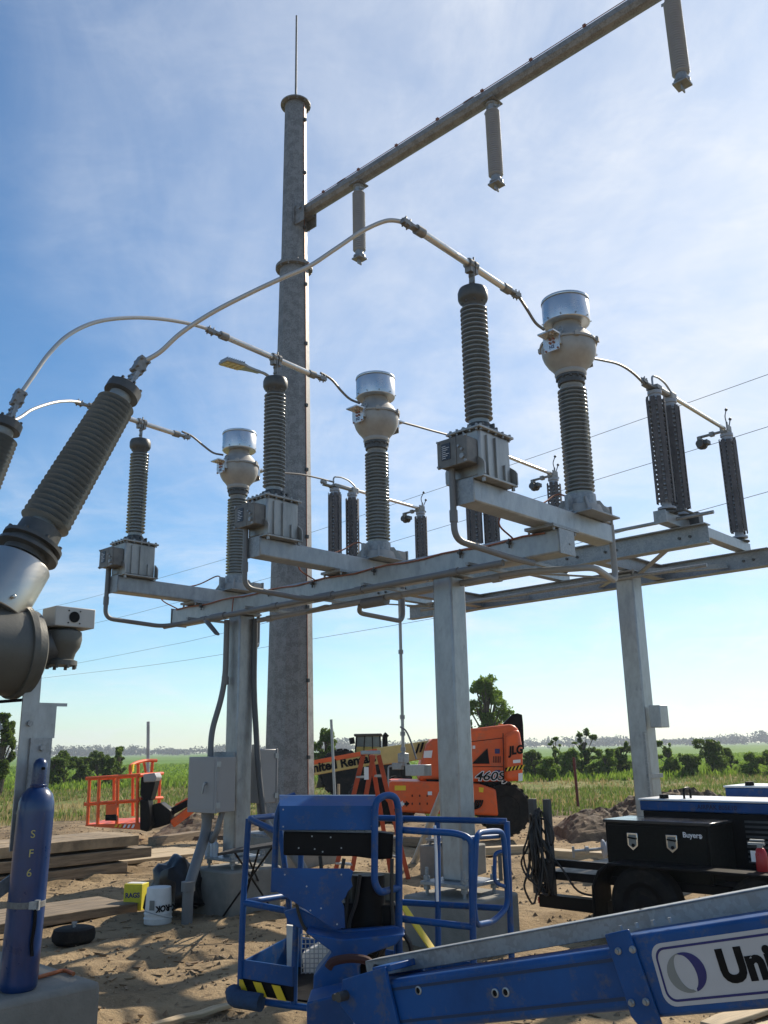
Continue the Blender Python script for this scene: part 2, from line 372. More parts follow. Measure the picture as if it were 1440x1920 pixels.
GX, GY = np.meshgrid(xs, ys); GZ = gheight(GX, GY)*np.clip((45-np.abs(GX))/20, 0, 1)
nx, ny = len(xs), len(ys)
me = bpy.data.meshes.new('ground')
me.from_pydata(np.stack([GX.ravel(), GY.ravel(), GZ.ravel()], 1).tolist(), [], [(j*nx+i, j*nx+i+1, (j+1)*nx+i+1, (j+1)*nx+i) for j in range(ny-1) for i in range(nx-1)])
me.polygons.foreach_set('use_smooth', [True]*len(me.polygons)); me.materials.append(dirt)
ground = bpy.data.objects.new('ground', me); C.objects.link(ground); ground['kind'] = 'structure'

# ================================================================== SUBSTATION STEEL (yard frame u, v, z)
PH = (-4.30, -7.10, -9.90)
PHN = ('nearest', 'middle', 'farthest')
def ything(name, label, cat, u, v, z, group=None, rz=0.):
    return thing(name, label, cat, yd(u, v, z), YROT+rz, group)
def pedestal(u, v, h, s, label):
    b = B()
    n = 6; r = .07; poly = []
    for cx, cy, a0 in ((s-r, s-r, 0), (-s+r, s-r, 90), (-s+r, -s+r, 180), (s-r, -s+r, 270)):
        for k in range(n+1): a = R(a0+90*k/n); poly.append((cx+r*math.cos(a), cy+r*math.sin(a)))
    b.prism(poly, -.35, h)
    o = b.build('concrete_foundation', conc, bevel=.018); o.location = yd(u, v, 0); o.rotation_euler = (0, 0, YROT)
    return tag(o, label, 'foundation', 'concrete column foundations')
pedestal(-5.57, 6.93, .43, .40, 'square concrete foundation behind blue basket gate under nearest steel column')
pedestal(-9.0, 6.93, .43, .40, 'square concrete foundation beside white bucket under column with grey cabinets')
pedestal(-8.60, 10.55, .40, .36, 'small concrete foundation behind leaning steel pipe')
pedestal(-5.44, 10.55, .40, .36, 'concrete foundation of right rear column hidden by trailer')
pedestal(-11.6, 10.0, .45, .62, 'large concrete foundation under tall tapered pole')

def bolt(b, p, d, r=.014, l=.03):
    p = Vector(p); d = Vector(d).normalized(); b.cyl(p, p+d*l, r, n=6); return b
def column(st, T, u, v, z0, z1, w, seam=True):
    h = w/2
    b = B(T); b.bx((u-h, v-h, z0+.03), (u+h, v+h, z1)); p = b.build('post', galv_new, st, bevel=.02)
    b = B(T); b.bx((u-w*1.12, v-w*1.12, z0), (u+w*1.12, v+w*1.12, z0+.032)); bp = b.build('base_plate', galv, st, bevel=.004)
    for i in (-1, 1):
        for j in (-1, 1):
            x, y = u+i*w*.93, v+j*w*.93
            b = B(T).lathe([(.016, -.1), (.016, -.045), (.032, -.045), (.032, -.001), (.016, -.001), (.016, .033), (.032, .033), (.032, .075), (.016, .075), (.016, .15)], Matrix.Translation((x, y, z0)), 8)
            b.build('anchor_bolt', galv, bp)
    b = B(T); b.bx((u-h-.06, v-h-.06, z1), (u+h+.06, v+h+.06, z1+.02))
    for i in (-1, 1):
        for j in (-1, 1): bolt(b, (u+i*(h+.035), v+j*(h+.035), z1), (0, 0, -1))
    b.build('cap_plate', galv, st)
    return p
def ibeam(b, p, q, w, h, tf=.012, tw=.01):
    p = Vector(p); q = Vector(q); d = (q-p).normalized(); n = Vector((0, 0, 1))
    b.beam(p-n*(tf/2), q-n*(tf/2), w, tf); b.beam(p-n*(h-tf/2), q-n*(h-tf/2), w, tf); b.beam(p-n*(h/2), q-n*(h/2), tw, h-2*tf)
# ---- front stand
F0 = Matrix.Translation((7.15, -6.93, 0))
fst = ything('transformer_support_stand', 'galvanised steel stand on two square columns carrying three tube crossbeams', 'steel stand', -7.15, 6.93, 0)
for u in (-5.57, -9.0): column(fst, F0, u, 6.93, .52, 3.44, .24)
b = B(F0); b.bx((-10.42, 6.81, 3.462), (-4.16, 7.05, 3.69)); b.build('main_beam', galv_new, fst, bevel=.018)
for u in (-10.42, -4.16):
    s_ = 1 if u > -6 else -1
    b = B(F0); b.bx((u, 6.80, 3.452), (u+s_*.014, 7.06, 3.70)); bolt(b, (u+s_*.014, 6.97, 3.56), (s_, 0, 0), .012, .006); b.build('end_plate', galv, fst, bevel=.004)
for u in PH:
    b = B(F0); b.bx((u-.10, 5.60, 3.722), (u+.10, 7.92, 3.92)); cb_ = b.build('crossbeam', galv_new, fst, bevel=.016)
    b = B(F0); b.bx((u-.105, 5.588, 3.712), (u+.105, 5.60, 3.93)); b.cyl((u-.02, 5.59, 3.85), (u-.02, 5.585, 3.85), .014, n=10); b.build('end_plate', galv, cb_, bevel=.003)
    b = B(F0); b.bx((u-.16, 6.70, 3.692), (u+.16, 7.14, 3.705)); b.bx((u-.16, 6.70, 3.707), (u+.16, 7.14, 3.72))
    for i in (-1, 1):
        for j in (-1, 1): bolt(b, (u+i*.135, 6.92+j*.18, 3.692), (0, 0, -1), .013, .03)
    b.build('splice_plate', galv, cb_)
# strut brackets under the beam
for u in (-9.6, -8.4, -7.4, -6.4, -5.0, -4.55):
    b = B(F0); b.bx((u-.02, 6.50, 3.43), (u+.02, 7.35, 3.458)); b.build('strut_bracket', galv, fst)
# ---- rear stand
R0 = Matrix.Translation((7.15, -10.55, 0))
rst = ything('switch_support_stand', 'galvanised steel stand of two columns and wide flange beams under disconnect switches', 'steel stand', -7.15, 10.55, 0)
for u in (-5.44, -8.60): column(rst, R0, u, 10.55, .46, 3.93, .25)
for v in (9.66, 11.56):
    b = B(R0); ibeam(b, (-10.2, v, 4.19), (-3.93, v, 4.19), .16, .235); b.build('wide_flange_beam', galv, rst)
    b = B(R0)
    for u in (-4.15, -4.28, -5.1, -5.25, -5.65, -5.8, -8.6, -8.75, -9.0, -9.15): bolt(b, (u, v-.006, 4.07), (0, -1, 0), .018, .02)
    b.build('beam_bolts', darkcast, rst, kind='stuff')
for u in (-5.44, -8.60):
    b = B(R0); ibeam(b, (u, 9.68, 4.175), (u, 11.54, 4.175), .14, .20); b.build('cross_member', galv, rst)
    for s_ in (-1, 1):
        b = B(R0); b.beam((u+s_*.1, 10.45, 3.90), (u+s_*.95, 11.5, 4.0), .07, .012); b.beam((u+s_*.1, 10.45, 3.93), (u+s_*.95, 11.5, 4.03), .012, .07); b.build('angle_brace', galv, rst)
        b = B(R0); b.beam((u+s_*.1, 10.6, 3.90), (u+s_*.95, 9.74, 3.98), .07, .012); b.build('angle_brace', galv, rst)
b = B(R0); b.bx((-5.25, 10.40, 1.95), (-5.10, 10.62, 2.22)); b.build('small_box', galv_new, rst, bevel=.008)
b = B(R0); b.bx((-5.31, 10.3, 1.35), (-5.29, 10.7, 1.40)); b.bx((-5.31, 10.3, 1.0), (-5.28, 10.36, 1.9)); b.build('post_bracket', galv, rst)

# ---- potential transformers
def make_vt(u, label):
    t = ything('voltage_transformer', label, 'transformer', u, 5.86, 3.922, 'voltage transformers on crossbeam ends')
    b = B(); b.bx((-.20, -.25, 0), (.20, .25, .02)); b.build('foot_plate', tank, t, bevel=.004)
    b = B(); b.bx((-.155, -.22, .021), (.155, .22, .44))
    tk = b.build('tank', tank, t, bevel=.02)
    for y in (-.12, 0, .12):
        b = B(); b.bx((.153, y-.012, .03), (.175, y+.012, .40 if y < .1 else .18)); b.build('rib', tank, tk, bevel=.004)
    for i in (-1, 1):
        for j in (-1, 1):
            b = B(); b.prism([(0, 0), (.07, 0), (.07, .10), (.05, .13), (.0, .17)], -.008, .008, Matrix.Translation((i*.14, j*.232, .02)) @ Matrix.Rotation(R(90), 4, 'X') @ Matrix.Rotation(0 if i > 0 else R(180), 4, 'Y'))
            bolt(b, (i*.175, j*.21, .0), (0, 0, -1), .018, .035); b.build('lifting_lug', tank, tk)
    b = B(); b.bx((-.185, -.25, .441), (.185, .25, .464)); b.build('lid', tank, t, bevel=.006)
    b = B()
    for k in range(5):
        for e in (-1, 1):
            bolt(b, (e*.168, -.21+k*.105, .464), (0, 0, 1), .013, .016); bolt(b, (-.14+k*.07, e*.233, .464), (0, 0, 1), .013, .016)
            bolt(b, (e*.168, -.21+k*.105, .441), (0, 0, -1), .011, .016); bolt(b, (-.14+k*.07, e*.233, .441), (0, 0, -1), .011, .016)
    b.build('lid_bolts', galv, t, kind='stuff')
    b = B(); b.lathe([(.165, .465), (.165, .485), (.135, .505), (.105, .555), (.098, .565)], n=20)
    for k in range(8):
        a = 2*math.pi*k/8; b.box((.14*math.cos(a), .14*math.sin(a), .51), (.04, .018, .05))
    b.build('neck_flange', darkcast, t)
    b = B(); b.lathe([(.09, .566), (.092, .60)] + sheds(.070, .124, .60, 1.70, 25) + [(.088, 1.74)], n=28); b.build('insulator', porc, t, sharp=50)
    b = B(); b.lathe([(.09, 1.70), (.10, 1.74), (.128, 1.765), (.138, 1.79), (.138, 1.85), (.125, 1.885), (.09, 1.90), (.03, 1.905)], n=28)
    for k in range(8):
        a = 2*math.pi*k/8; bolt(b, (.10*math.cos(a), .10*math.sin(a), 1.755), (0, 0, -1), .012, .02)
    b.build('expansion_head', darkcast, t)
    b = B(); b.bx((-.03, -.006, 1.903), (.03, .006, 2.08)); b.bx((-.045, -.03, 1.903), (.045, .03, 1.915))
    for z in (1.96, 2.03):
        for x in (-.016, .016): bolt(b, (x, -.006, z), (0, -1, 0), .009, .014)
    b.build('terminal_pad', fitting, t)
    # secondary terminal box on the side facing the yard entrance
    b = B(); b.bx((-.165, -.37, .115), (.135, -.222, .345)); tb = b.build('terminal_box', boxdk, t, bevel=.012)
    b = B(); b.bx((-.175, -.384, .105), (.03, -.371, .355)); b.bx((.034, -.384, .105), (.143, -.371, .355)); b.build('box_cover', boxdk, tb, bevel=.004)
    b = B(); b.bx((-.125, -.389, .17), (-.03, -.3845, .315)); pl = b.build('name_plate', plate, tb)
    b = B()
    for k in range(7): b.bx((-.118, -.3905, .185+k*.0175), (-.118+.04+.038*((k*7) % 3)/2, -.3893, .189+k*.0175))
    b.build('plate_print', white, pl, kind='stuff')
    b = B()
    for p in ((-.16, .12), (-.16, .34), (.13, .12), (.13, .34), (.06, .26)): bolt(b, (p[0], -.384, p[1]), (0, -1, 0), .012, .016)
    b.cyl((.095, -.384, .165), (.095, -.4, .165), .022, n=12); b.cyl((.095, -.384, .225), (.095, -.4, .225), .012, n=8); b.build('box_fastener', galv, tb, kind='stuff')
    return t
for u, l in zip(PH, ('large grey voltage transformer with ribbed tank at the right end of the stand',
                     'grey voltage transformer with square tank directly in front of the tall pole',
                     'smallest looking voltage transformer at far left of the stand against blue sky')): make_vt(u, l)

# ---- current transformers
def make_ct(u, label):
    t = ything('current_transformer', label, 'transformer', u, 7.50, 3.922, 'current transformers with round heads')
    b = B(); b.bx((-.27, -.27, 0), (.27, .27, .018)); b.build('foot_plate', galv, t, bevel=.004)
    b = B(); b.lathe([(.215, .019), (.215, .05), (.19, .12), (.165, .13)], n=24)
    b.build('base', castgrey, t)
    b = B(); b.lathe([(.155, .131), (.15, .24)], n=24); b.build('collar', galv, t)
    for a in (45, 135, 225, 315):
        b = B(); b.prism([(.13, .02), (.30, .02), (.29, .05), (.19, .19), (.13, .19)], -.011, .011, Matrix.Rotation(R(a), 4, 'Z') @ Matrix.Rotation(R(90), 4, 'X')); b.build('gusset', castgrey, t)
    b = B(); b.bx((-.02, -.275, .02), (.02, -.20, .20)); b.bx((-.06, -.275, .02), (.06, -.22, .035)); b.build('ground_pad', galv, t)
    b = B(); b.bx((-.1, .235, .0), (.1, .40, .18)); tb = b.build('terminal_box', castgrey, t, bevel=.015)
    b = B(); b.bx((-.11, .401, -.012), (.11, .425, .19)); b.build('box_cover', castgrey, tb, bevel=.006)
    b = B(); b.lathe([(.125, .241), (.128, .27)] + sheds(.096, .15, .27, 1.39, 26) + [(.118, 1.41), (.118, 1.45)], n=30); b.build('insulator', porc, t, sharp=50)
    b = B(); b.lathe([(.13, 1.43), (.14, 1.44), (.14, 1.50), (.155, 1.505), (.155, 1.53)], n=24)
    for k in range(12):
        a = 2*math.pi*k/12; bolt(b, (.145*math.cos(a), .145*math.sin(a), 1.505), (0, 0, -1), .012, .018)
    b.build('head_flange', darkcast, t)
    zc = 1.84; r = .285
    prof = [(.155, 1.531), (.165, 1.55), (.16, 1.58), (.185, 1.62)]
    prof += [(r*math.cos(R(a)), zc+r*math.sin(R(a))) for a in (-46, -36, -24, -12, 0)]
    b = B(); b.lathe(prof + [(r*.995, 1.872)], n=32); hd = b.build('head_housing', castgrey, t)
    b = B(); b.lathe([(r+.012, 1.873), (r+.016, 1.885), (r+.012, 1.90), (r*.95, 1.915), (r*.80, 1.985), (r*.60, 2.05), (.155, 2.085), (.15, 2.12)], n=32); b.build('head_cover', castgrey, t)
    b = B()
    for k in range(6):
        a = 2*math.pi*(k+.3)/6; x, y = math.cos(a), math.sin(a)
        b.box((0, 0, 0), (.05, .05, .045), Matrix.Translation((x*.295, y*.295, 1.885)) @ Matrix.Rotation(a, 4, 'Z')); bolt(b, (x*.30, y*.30, 1.905), (0, 0, 1), .013, .022)
    b.build('cover_lug', castgrey, hd, kind='stuff')
    b = B()
    for a in (-75, 165):
        x, y = math.cos(R(a)), math.sin(R(a)); b.tube([Vector((x*.285, y*.285, 1.95)) + Vector((-y*.032*math.cos(q), x*.032*math.cos(q), .032*math.sin(q))) for q in np.linspace(0, 2*math.pi, 13)], .008, 6)
        b.cyl((x*.285, y*.285, 1.89), (x*.285, y*.285, 1.925), .018, n=8)
    b.build('lifting_eye', galv, hd, kind='stuff')
    b = B(); b.lathe([(.235, 2.121), (.245, 2.13), (.247, 2.15), (.247, 2.36), (.24, 2.375), (.235, 2.376)], n=40); cn = b.build('expansion_can', canm, t)
    b = B(); b.lathe([(.252, 2.377), (.254, 2.384), (.25, 2.402), (.2, 2.412), (.02, 2.418)], n=40); b.build('can_lid', canm, cn)
    b = B()
    for k in range(10):
        a = 2*math.pi*k/10; bolt(b, (.249*math.cos(a), .249*math.sin(a), 2.15), (math.cos(a), math.sin(a), 0), .008, .01)
    b.build('rim_bolts', galv, cn, kind='stuff')
    for s_ in (-1, 1):
        m = Matrix.Rotation(0 if s_ < 0 else R(180), 4, 'Z')
        b = B(m); b.bx((-.11, -.315, 1.78), (.09, -.27, 1.90)); b.bx((-.095, -.322, 1.72), (.085, -.316, 1.87)); tp = b.build('terminal_block', alu, t, bevel=.004)
        b = B(m); b.bx((-.10, -.43, 1.885), (.09, -.26, 1.901))
        for x in (-.05, 0.03):
            for y in (-.39, -.35): b.cyl((x, y, 1.87), (x, y, 1.92), .013, n=6)
        b.build('terminal_pad', alu, tp)
        b = B(m)
        for x in (-.02, .02):
            for z in (1.81, 1.85): b.cyl((x, -.322, z), (x, -.336, z), .014, n=6)
        for x in (-.075, .065): b.cyl((x, -.322, 1.735), (x, -.332, 1.735), .011, n=6)
        b.build('terminal_bolts', copper, tp, kind='stuff')
    blk = mat('navy_print', (.01, .015, .09), .5)
    text('lettering', 'H2', .05, blk, hd, t.matrix_world @ frame_m((-.005, -.3235, 1.765), (1, 0, 0), (0, 0, 1)), bold=.001)
    return t
for u, l in zip(PH, ('current transformer with silver round can top, largest and rightmost of the three',
                     'current transformer with round head between tall pole and right transformer pair',
                     'farthest current transformer with round head, left of the tall pole')): make_ct(u, l)

# ---- rigid bus tubes and flexible conductors
def clampset(b, p, d, s=1.):                 # bolted cable clamp at p along d
    d = Vector(d).normalized(); m = axis_m(p, d, (0, 0, 1))
    b.box((0, 0, 0), (.05*s, .06*s, .11*s), m)
    for k in (-.03, .03):
        for y in (-.022, .022): b.cyl(m @ Vector((-.045*s, y*s, k*s)), m @ Vector((.05*s, y*s, k*s)), .008*s, n=6)
def make_bus(u, label, g):
    t = ything('bus_tube', label, 'conductor', u, 5.86, 6.05, g)
    b = B(); b.cyl((0, -.70, .035), (0, .52, -.01), .033, n=16); b.build('tube', alu, t)
    for y, e, z in ((-.70, -1, .035), (.52, 1, -.01)):
        b = B(); b.cyl((0, y-.02*e, z), (0, y+.075*e, z), .044, n=14); b.bx((-.03, y+.07*e, z-.012), (.03, y+.16*e, z+.012)); cp = b.build('end_cap', fitting, t)
        b = B(); clampset(b, (0, y+.20*e, z), (0, e, .1), .9); b.build('cable_clamp', fitting, cp)
    b = B()
    for x in (-.042, .042):
        b.lathe([(.037, -.02), (.052, -.02), (.052, .02), (.037, .02)], Matrix.Translation((0, x*.9, .012)) @ Matrix.Rotation(R(90), 4, 'X'), 16, False)
        b.box((0, x*.9, -.05), (.07, .035, .05))
    for z in (.062,):
        for x in (-.03, .03): b.cyl((x, 0, z-.02), (x, 0, z+.02), .009, n=6)
    b.box((0, 0, -.05), (.06, .02, .12))
    b.build('bus_support_clamp', fitting, t); return t
for u, n in zip(PH, ('right', 'middle', 'left')): make_bus(u, 'short silver rigid bus tube clamped over the %s voltage transformer' % {'right': 'largest right', 'middle': 'middle', 'left': 'far left'}[n], 'rigid bus tubes')
def conductor(name, label, pts, r=.016, g=None, m=cable, n=8):
    o = B().tube(smooth_path(pts, 6), r, n).build(name, m); return tag(o, label, 'conductor', g)
conductor('jumper_cable', 'short curved jumper from right bus tube down to largest transformer head', [atu(x, y, PH[0]) for x, y in ((957, 544), (972, 556), (988, 580), (1004, 605), (1020, 618))], .015, 'short jumper cables')
conductor('jumper_cable', 'short curved jumper from middle bus tube to middle transformer head', [atu(x, y, PH[1]) for x, y in ((601, 699), (622, 712), (640, 733), (656, 748), (674, 756))], .015, 'short jumper cables')
conductor('jumper_cable', 'short curved jumper from left bus tube to farthest transformer head', [atu(x, y, PH[2]) for x, y in ((341, 809), (360, 818), (382, 836), (400, 849), (418, 853))], .015, 'short jumper cables')
conductor('jumper_cable', 'drooping cable from largest transformer head to right disconnect switch', [atu(x, y, PH[0]) for x, y in ((1110, 672), (1132, 676), (1160, 683), (1185, 698), (1208, 720))], .015, 'cables to the switches')
conductor('jumper_cable', 'cable from middle transformer head passing behind right ribbed tank', [atu(x, y, PH[1]) for x, y in ((750, 791), (780, 799), (812, 808), (845, 817), (872, 826))], .015, 'cables to the switches')
conductor('jumper_cable', 'cable from farthest transformer head to twin dark switch columns', [atu(x, y, PH[2]) for x, y in ((487, 880), (520, 886), (560, 889), (595, 896), (626, 904))], .015, 'cables to the switches')

# ---- disconnect switches
def wrapped_insulator(t, y, z0, z1, seed):
    b = B(); b.lathe([(.085, z0-.09), (.105, z0-.085), (.105, z0-.06), (.06, z0-.05)] + sheds(.055, .095, z0, z1, 22) + [(.07, z1), (.07, z1+.05), (.085, z1+.06), (.085, z1+.10)], Matrix.Translation((0, y, 0)), 18)
    ins = b.build('insulator', porc_lt, t, sharp=50)
    r_ = random.Random(seed); n = 8
    for k in range(n):
        a = 2*math.pi*k/n + r_.uniform(-.05, .05) + seed; tilt = r_.uniform(-.012, .012)
        m = Matrix.Translation((0, y, (z0+z1)/2)) @ Matrix.Rotation(a, 4, 'Z') @ Matrix.Translation((.105, 0, 0)) @ Matrix.Rotation(tilt, 4, 'X')
        dz = r_.uniform(-.02, .02); w_ = r_.uniform(.050, .062)
        B(m).box((0, 0, dz), (.007, w_, z1-z0+.02)).build('wrap_strip', strip, ins)
    for z in np.linspace(z0+.06, z1-.06, 6): B().lathe([(.111, z-.004), (.1125, z), (.111, z+.004)], Matrix.Translation((0, y, 0)), 18, False).build('tie_band', strip, ins)
    return ins
def make_switch(u, label, sd):
    t = ything('disconnect_switch', label, 'switch', u, 9.3, 4.20, 'air disconnect switches')
    b = B(); b.bx((-.065, -.05, .0), (.065, 2.45, .13)); b.build('base_channel', galv_new, t, bevel=.006)
    b = B(); b.bx((-.075, -.062, -.01), (.075, -.051, .14)); b.build('end_cover', galv, t)
    for y in (.15, .55, 2.28): 
        b = B(); b.lathe([(.12, .131), (.12, .145), (.06, .15), (.06, .17)], Matrix.Translation((0, y, 0)), 18); b.build('bearing_plate', darkcast, t)
    for i, y in enumerate((.15, .55, 2.28)): wrapped_insulator(t, y, .27, 1.57, sd+i)
    b = B(); b.bx((-.02, .17, .145), (.20, .21, .165)); b.cyl((.19, .16, .155), (.19, .62, .155), .014, n=8); b.box((.15, .58, .11), (.12, .12, .16)); b.build('crank_linkage', darkcast, t)
    # live parts
    b = B(); b.bx((-.045, -.09, 1.685), (.045, .16, 1.705)); b.box((0, .15, 1.71), (.15, .12, .05)); clampset(b, (0, -.10, 1.73), (0, -1, .15), .9); b.build('line_terminal', fitting, t)
    b = B(); b.box((0, .38, 1.735), (.08, .5, .05)); b.box((0, .58, 1.72), (.12, .14, .10)); b.build('hinge_casting', castgrey, t, bevel=.012)
    b = B(); b.tube(fillet([(.0, .12, 1.73), (.0, .12, 1.87), (.0, .30, 1.90), (.0, .48, 1.88), (0, .62, 1.80), (0, .64, 1.74)], .06), .013, 8); b.build('corona_loop', galv, t)
    b = B(); b.cyl((0, .60, 1.745), (0, 2.22, 1.735), .026, n=14); b.build('blade', alu, t)
    b = B(); b.bx((-.05, 2.18, 1.67), (.05, 2.38, 1.70)); b.bx((-.055, 2.2, 1.70), (-.04, 2.34, 1.78)); b.bx((.04, 2.2, 1.70), (.055, 2.34, 1.78)); b.cyl((0, 2.34, 1.70), (0, 2.34, 1.86), .014, n=8); b.build('jaw_contact', fitting, t)
    b = B(); b.tube(fillet([(0, 2.34, 1.84), (0, 2.30, 1.93), (0, 2.38, 2.05)], .05), .008, 6); b.sph((0, 2.385, 2.06), .022); b.tube([(.03, 2.34, 1.80), (.03, 2.40, 1.90)], .008, 6); b.sph((.03, 2.405, 1.915), .022); b.build('arcing_horn', darkcast, t)
    b = B(); b.cyl((-.04, 2.28, 1.72), (-.40, 2.28, 1.72), .02, n=10); b.box((-.2, 2.28, 1.72), (.06, .06, .06)); b.box((-.38, 2.28, 1.70), (.05, .07, .05)); b.build('outlet_arm', fitting, t)
    b = B(); b.cyl((-.36, 2.20, 1.61), (-.36, 2.36, 1.61), .055, n=16); b.cyl((-.36, 2.27, 1.61), (-.36, 2.29, 1.61), .075, n=16); b.box((-.30, 2.28, 1.62), (.09, .12, .06)); b.build('outlet_clamp', darkcast, t)
    return t
for u, l, sd in zip(PH, ('disconnect switch with dark wrapped columns at the far right of the stand', 'disconnect switch half hidden behind the right transformer tank and crossbeam', 'disconnect switch with dark wrapped columns just right of the tall pole'), (.1, .5, .9)): make_switch(u, l, sd)
# interphase pipe and operating mechanism
t = ything('switch_operating_gear', 'thin vertical steel operating pipe with gearbox and crank beside middle column', 'switch gear', -9.30, 10.30, 0)
b = B(); b.cyl((0, 0, 1.68), (0, 0, 4.12), .026, n=12); b.build('operating_pipe', galv_new, t)
b = B()
for z in (1.72, 1.95, 2.2, 3.2): B().cyl((0, 0, z), (0, 0, z+.06), .04, n=12).build('coupling', galv, t)
b = B(); b.box((0, 0, 1.62), (.13, .12, .14)); b.cyl((0, 0, 1.5), (0, 0, 1.70), .05, n=12); b.box((-.10, -.02, 1.50), (.2, .06, .10)); b.build('gearbox', galv, t, bevel=.01)
b = B(); b.tube(fillet([(-.2, -.02, 1.5), (-.26, -.06, 1.5), (-.26, -.08, 1.0)], .03), .012, 8); b.build('crank_handle', galv, t)
b = B(); b.bx((.06, -.03, 1.36), (.44, .14, 1.52)); b.build('bracket_channel', galv_new, t, bevel=.006)
b = B(); b.tube(smooth_path([(.0, -.05, 2.08), (.12, -.06, 2.02), (.22, -.06, 1.85), (.30, -.04, 1.60)]), .014, 8); b.build('ground_braid', pvc, t)
b = B(); b.cyl((.36, .1, 3.86), (5.0, .1, 3.86), .024, n=10); b.cyl((-.1, -.75, 4.28), (5.5, -.75, 4.28), .022, n=10); b.build('interphase_pipe', galv, t)
# pipe leaning on the rear column
o = B().cyl(atz(777, 1618, .02), at(833, 1478, 13.9), .055, n=14).build('leaning_pipe', galv_new); tag(o, 'galvanised pipe leaning up against the rear column', 'pipe')

# ---- circuit breaker at the left edge
br = ything('circuit_breaker', 'grey dead tank circuit breaker with tilted ribbed bushings at left edge', 'circuit breaker', -6.9, 1.5, .45)
K0 = Matrix.Translation((6.9, -1.5, -.45))
def bushing(u, top, bot, full=True):
    (v1, z1), (v0, z0) = top, bot
    p = Vector((u, v0, z0)); d = Vector((0, v1-v0, z1-z0)); Ln = d.length; m = K0 @ axis_m(p, d, (1, 0, 0))
    b = B(m); b.lathe([(.15, -.12), (.15, -.085), (.205, -.08), (.205, -.058), (.16, -.054), (.16, -.02), (.20, -.017), (.20, .008), (.148, .012), (.142, .12), (.13, .122)], n=32)
    for k in range(8):
        a = 2*math.pi*k/8; bolt(b, (.185*math.cos(a), .185*math.sin(a), .008), (0, 0, 1), .014, .02)
    fl = b.build('bushing_flange', darkcast, br)
    pr = [(.115, .12)]; n = 26; st = (Ln-.13-.17)/n
    for i in range(n):
        f = i/n; rc = .088-.022*f; rs = .168-.026*f; z = .15+i*st
        pr += [(rc, z+st*.30), (rc+.01, z+st*.34), (rs-.004, z+st*.42), (rs, z+st*.45), (rs-.005, z+st*.49), (rc+.022, z+st*.60), (rc+.006, z+st*.66), (rc, z+st*.72)]
    pr += [(.085, Ln-.13), (.085, Ln-.08)]
    b = B(m); b.lathe(pr, n=40); b.build('bushing_insulator', porc, br, sharp=50)
    b = B(m); b.lathe([(.10, Ln-.085), (.132, Ln-.08), (.132, Ln-.01), (.12, Ln), (.05, Ln+.005)], n=32)
    for k in range(8):
        a = 2*math.pi*k/8; bolt(b, (.118*math.cos(a), .118*math.sin(a), Ln), (0, 0, 1), .012, .014)
    b.build('bushing_cap', darkcast, br)
    b = B(m); b.bx((-.05, -.008, Ln+.005), (.05, .008, Ln+.16)); b.bx((-.05, .009, Ln+.04), (.05, .025, Ln+.16))
    for x in (-.025, .025):
        for z in (.07, .12): b.cyl((x, -.022, Ln+z), (x, .035, Ln+z), .012, n=6)
    tp = b.build('terminal_pad', galv, br)
    b = B(m); clampset(b, (0, .01, Ln+.24), (0, 0, 1), 1.35); b.build('cable_clamp', fitting, tp)
    b = B(m); b.lathe([(.19, -.52), (.20, -.515), (.20, -.165), (.19, -.147), (.12, -.14)], n=40); bolt(b, (.20, 0, -.45), (1, 0, 0)); b.build('bushing_sleeve', steelg, br, bevel=.004)
    return K0.inverted() @ m @ Vector((0, .01, Ln+.28))
TOPR = (3.15, 4.42), (2.545, 3.12)
e1 = bushing(-5.58, *TOPR)
e2 = bushing(-6.95, (2.86, 4.45), (2.50, 3.15))
e3 = bushing(-8.3, (2.80, 4.45), (2.44, 3.15))
for i, u in enumerate((-5.58, -6.95, -8.3)):
    b = B(K0); b.lathe([(.10, 0), (.22, .04), (.27, .12), (.28, .2), (.28, 2.26), (.30, 2.262), (.30, 2.30), (.28, 2.302), (.27, 2.36), (.22, 2.39), (.10, 2.40)], Matrix.Translation((u, .22, 2.40)) @ Matrix.Rotation(R(-90), 4, 'X'), 36); b.build('tank', tankg, br)
    if i == 0:
        b = B(K0); b.cyl((u, 2.58, 2.44), (u, 2.74, 2.44), .13, n=20); b.build('end_flange', darkcast, br)
        b = B(K0); b.bx((u-.02, 2.66, 2.565), (u+.17, 2.94, 2.695)); bb = b.build('gauge_box', mat('pale_box_paint', (.42, .42, .40), .5, 0, var=.06), br, bevel=.006)
        b = B(K0); b.cyl((u+.171, 2.79, 2.63), (u+.176, 2.79, 2.63), .036, n=20)
        for i_ in (-1, 1):
            for j_ in (-1, 1): b.cyl((u+.171, 2.79+i_*.04, 2.63+j_*.04), (u+.175, 2.79+i_*.04, 2.63+j_*.04), .005, n=6)
        b.build('vent_hole', blackm, bb)
        b = B(K0); b.lathe([(.085, -.02), (.10, -.02), (.10, .01), (.075, .02), (.085, .06), (.11, .10), (.12, .15), (.115, .2), (.08, .22)], Matrix.Translation((u+.06, 2.78, 2.34)), 24)
        for k in range(8):
            a = 2*math.pi*k/8; bolt(b, (u+.06+.09*math.cos(a), 2.78+.09*math.sin(a), 2.32), (0, 0, -1), .011, .02)
        b.build('relief_valve', tankg, br)
        b = B(K0); b.tube(fillet([(u+.05, 2.60, 2.24), (u+.05, 2.60, 2.10), (u+.05, 2.40, 2.08)], .04), .01, 8); b.build('sensing_line', blackm, br)
b = B(K0); b.bx((-8.6, .5, 2.02), (-5.45, .62, 2.12)); b.bx((-8.6, 2.2, 2.02), (-5.45, 2.30, 2.12)); b.build('tank_saddle', tankg, br)
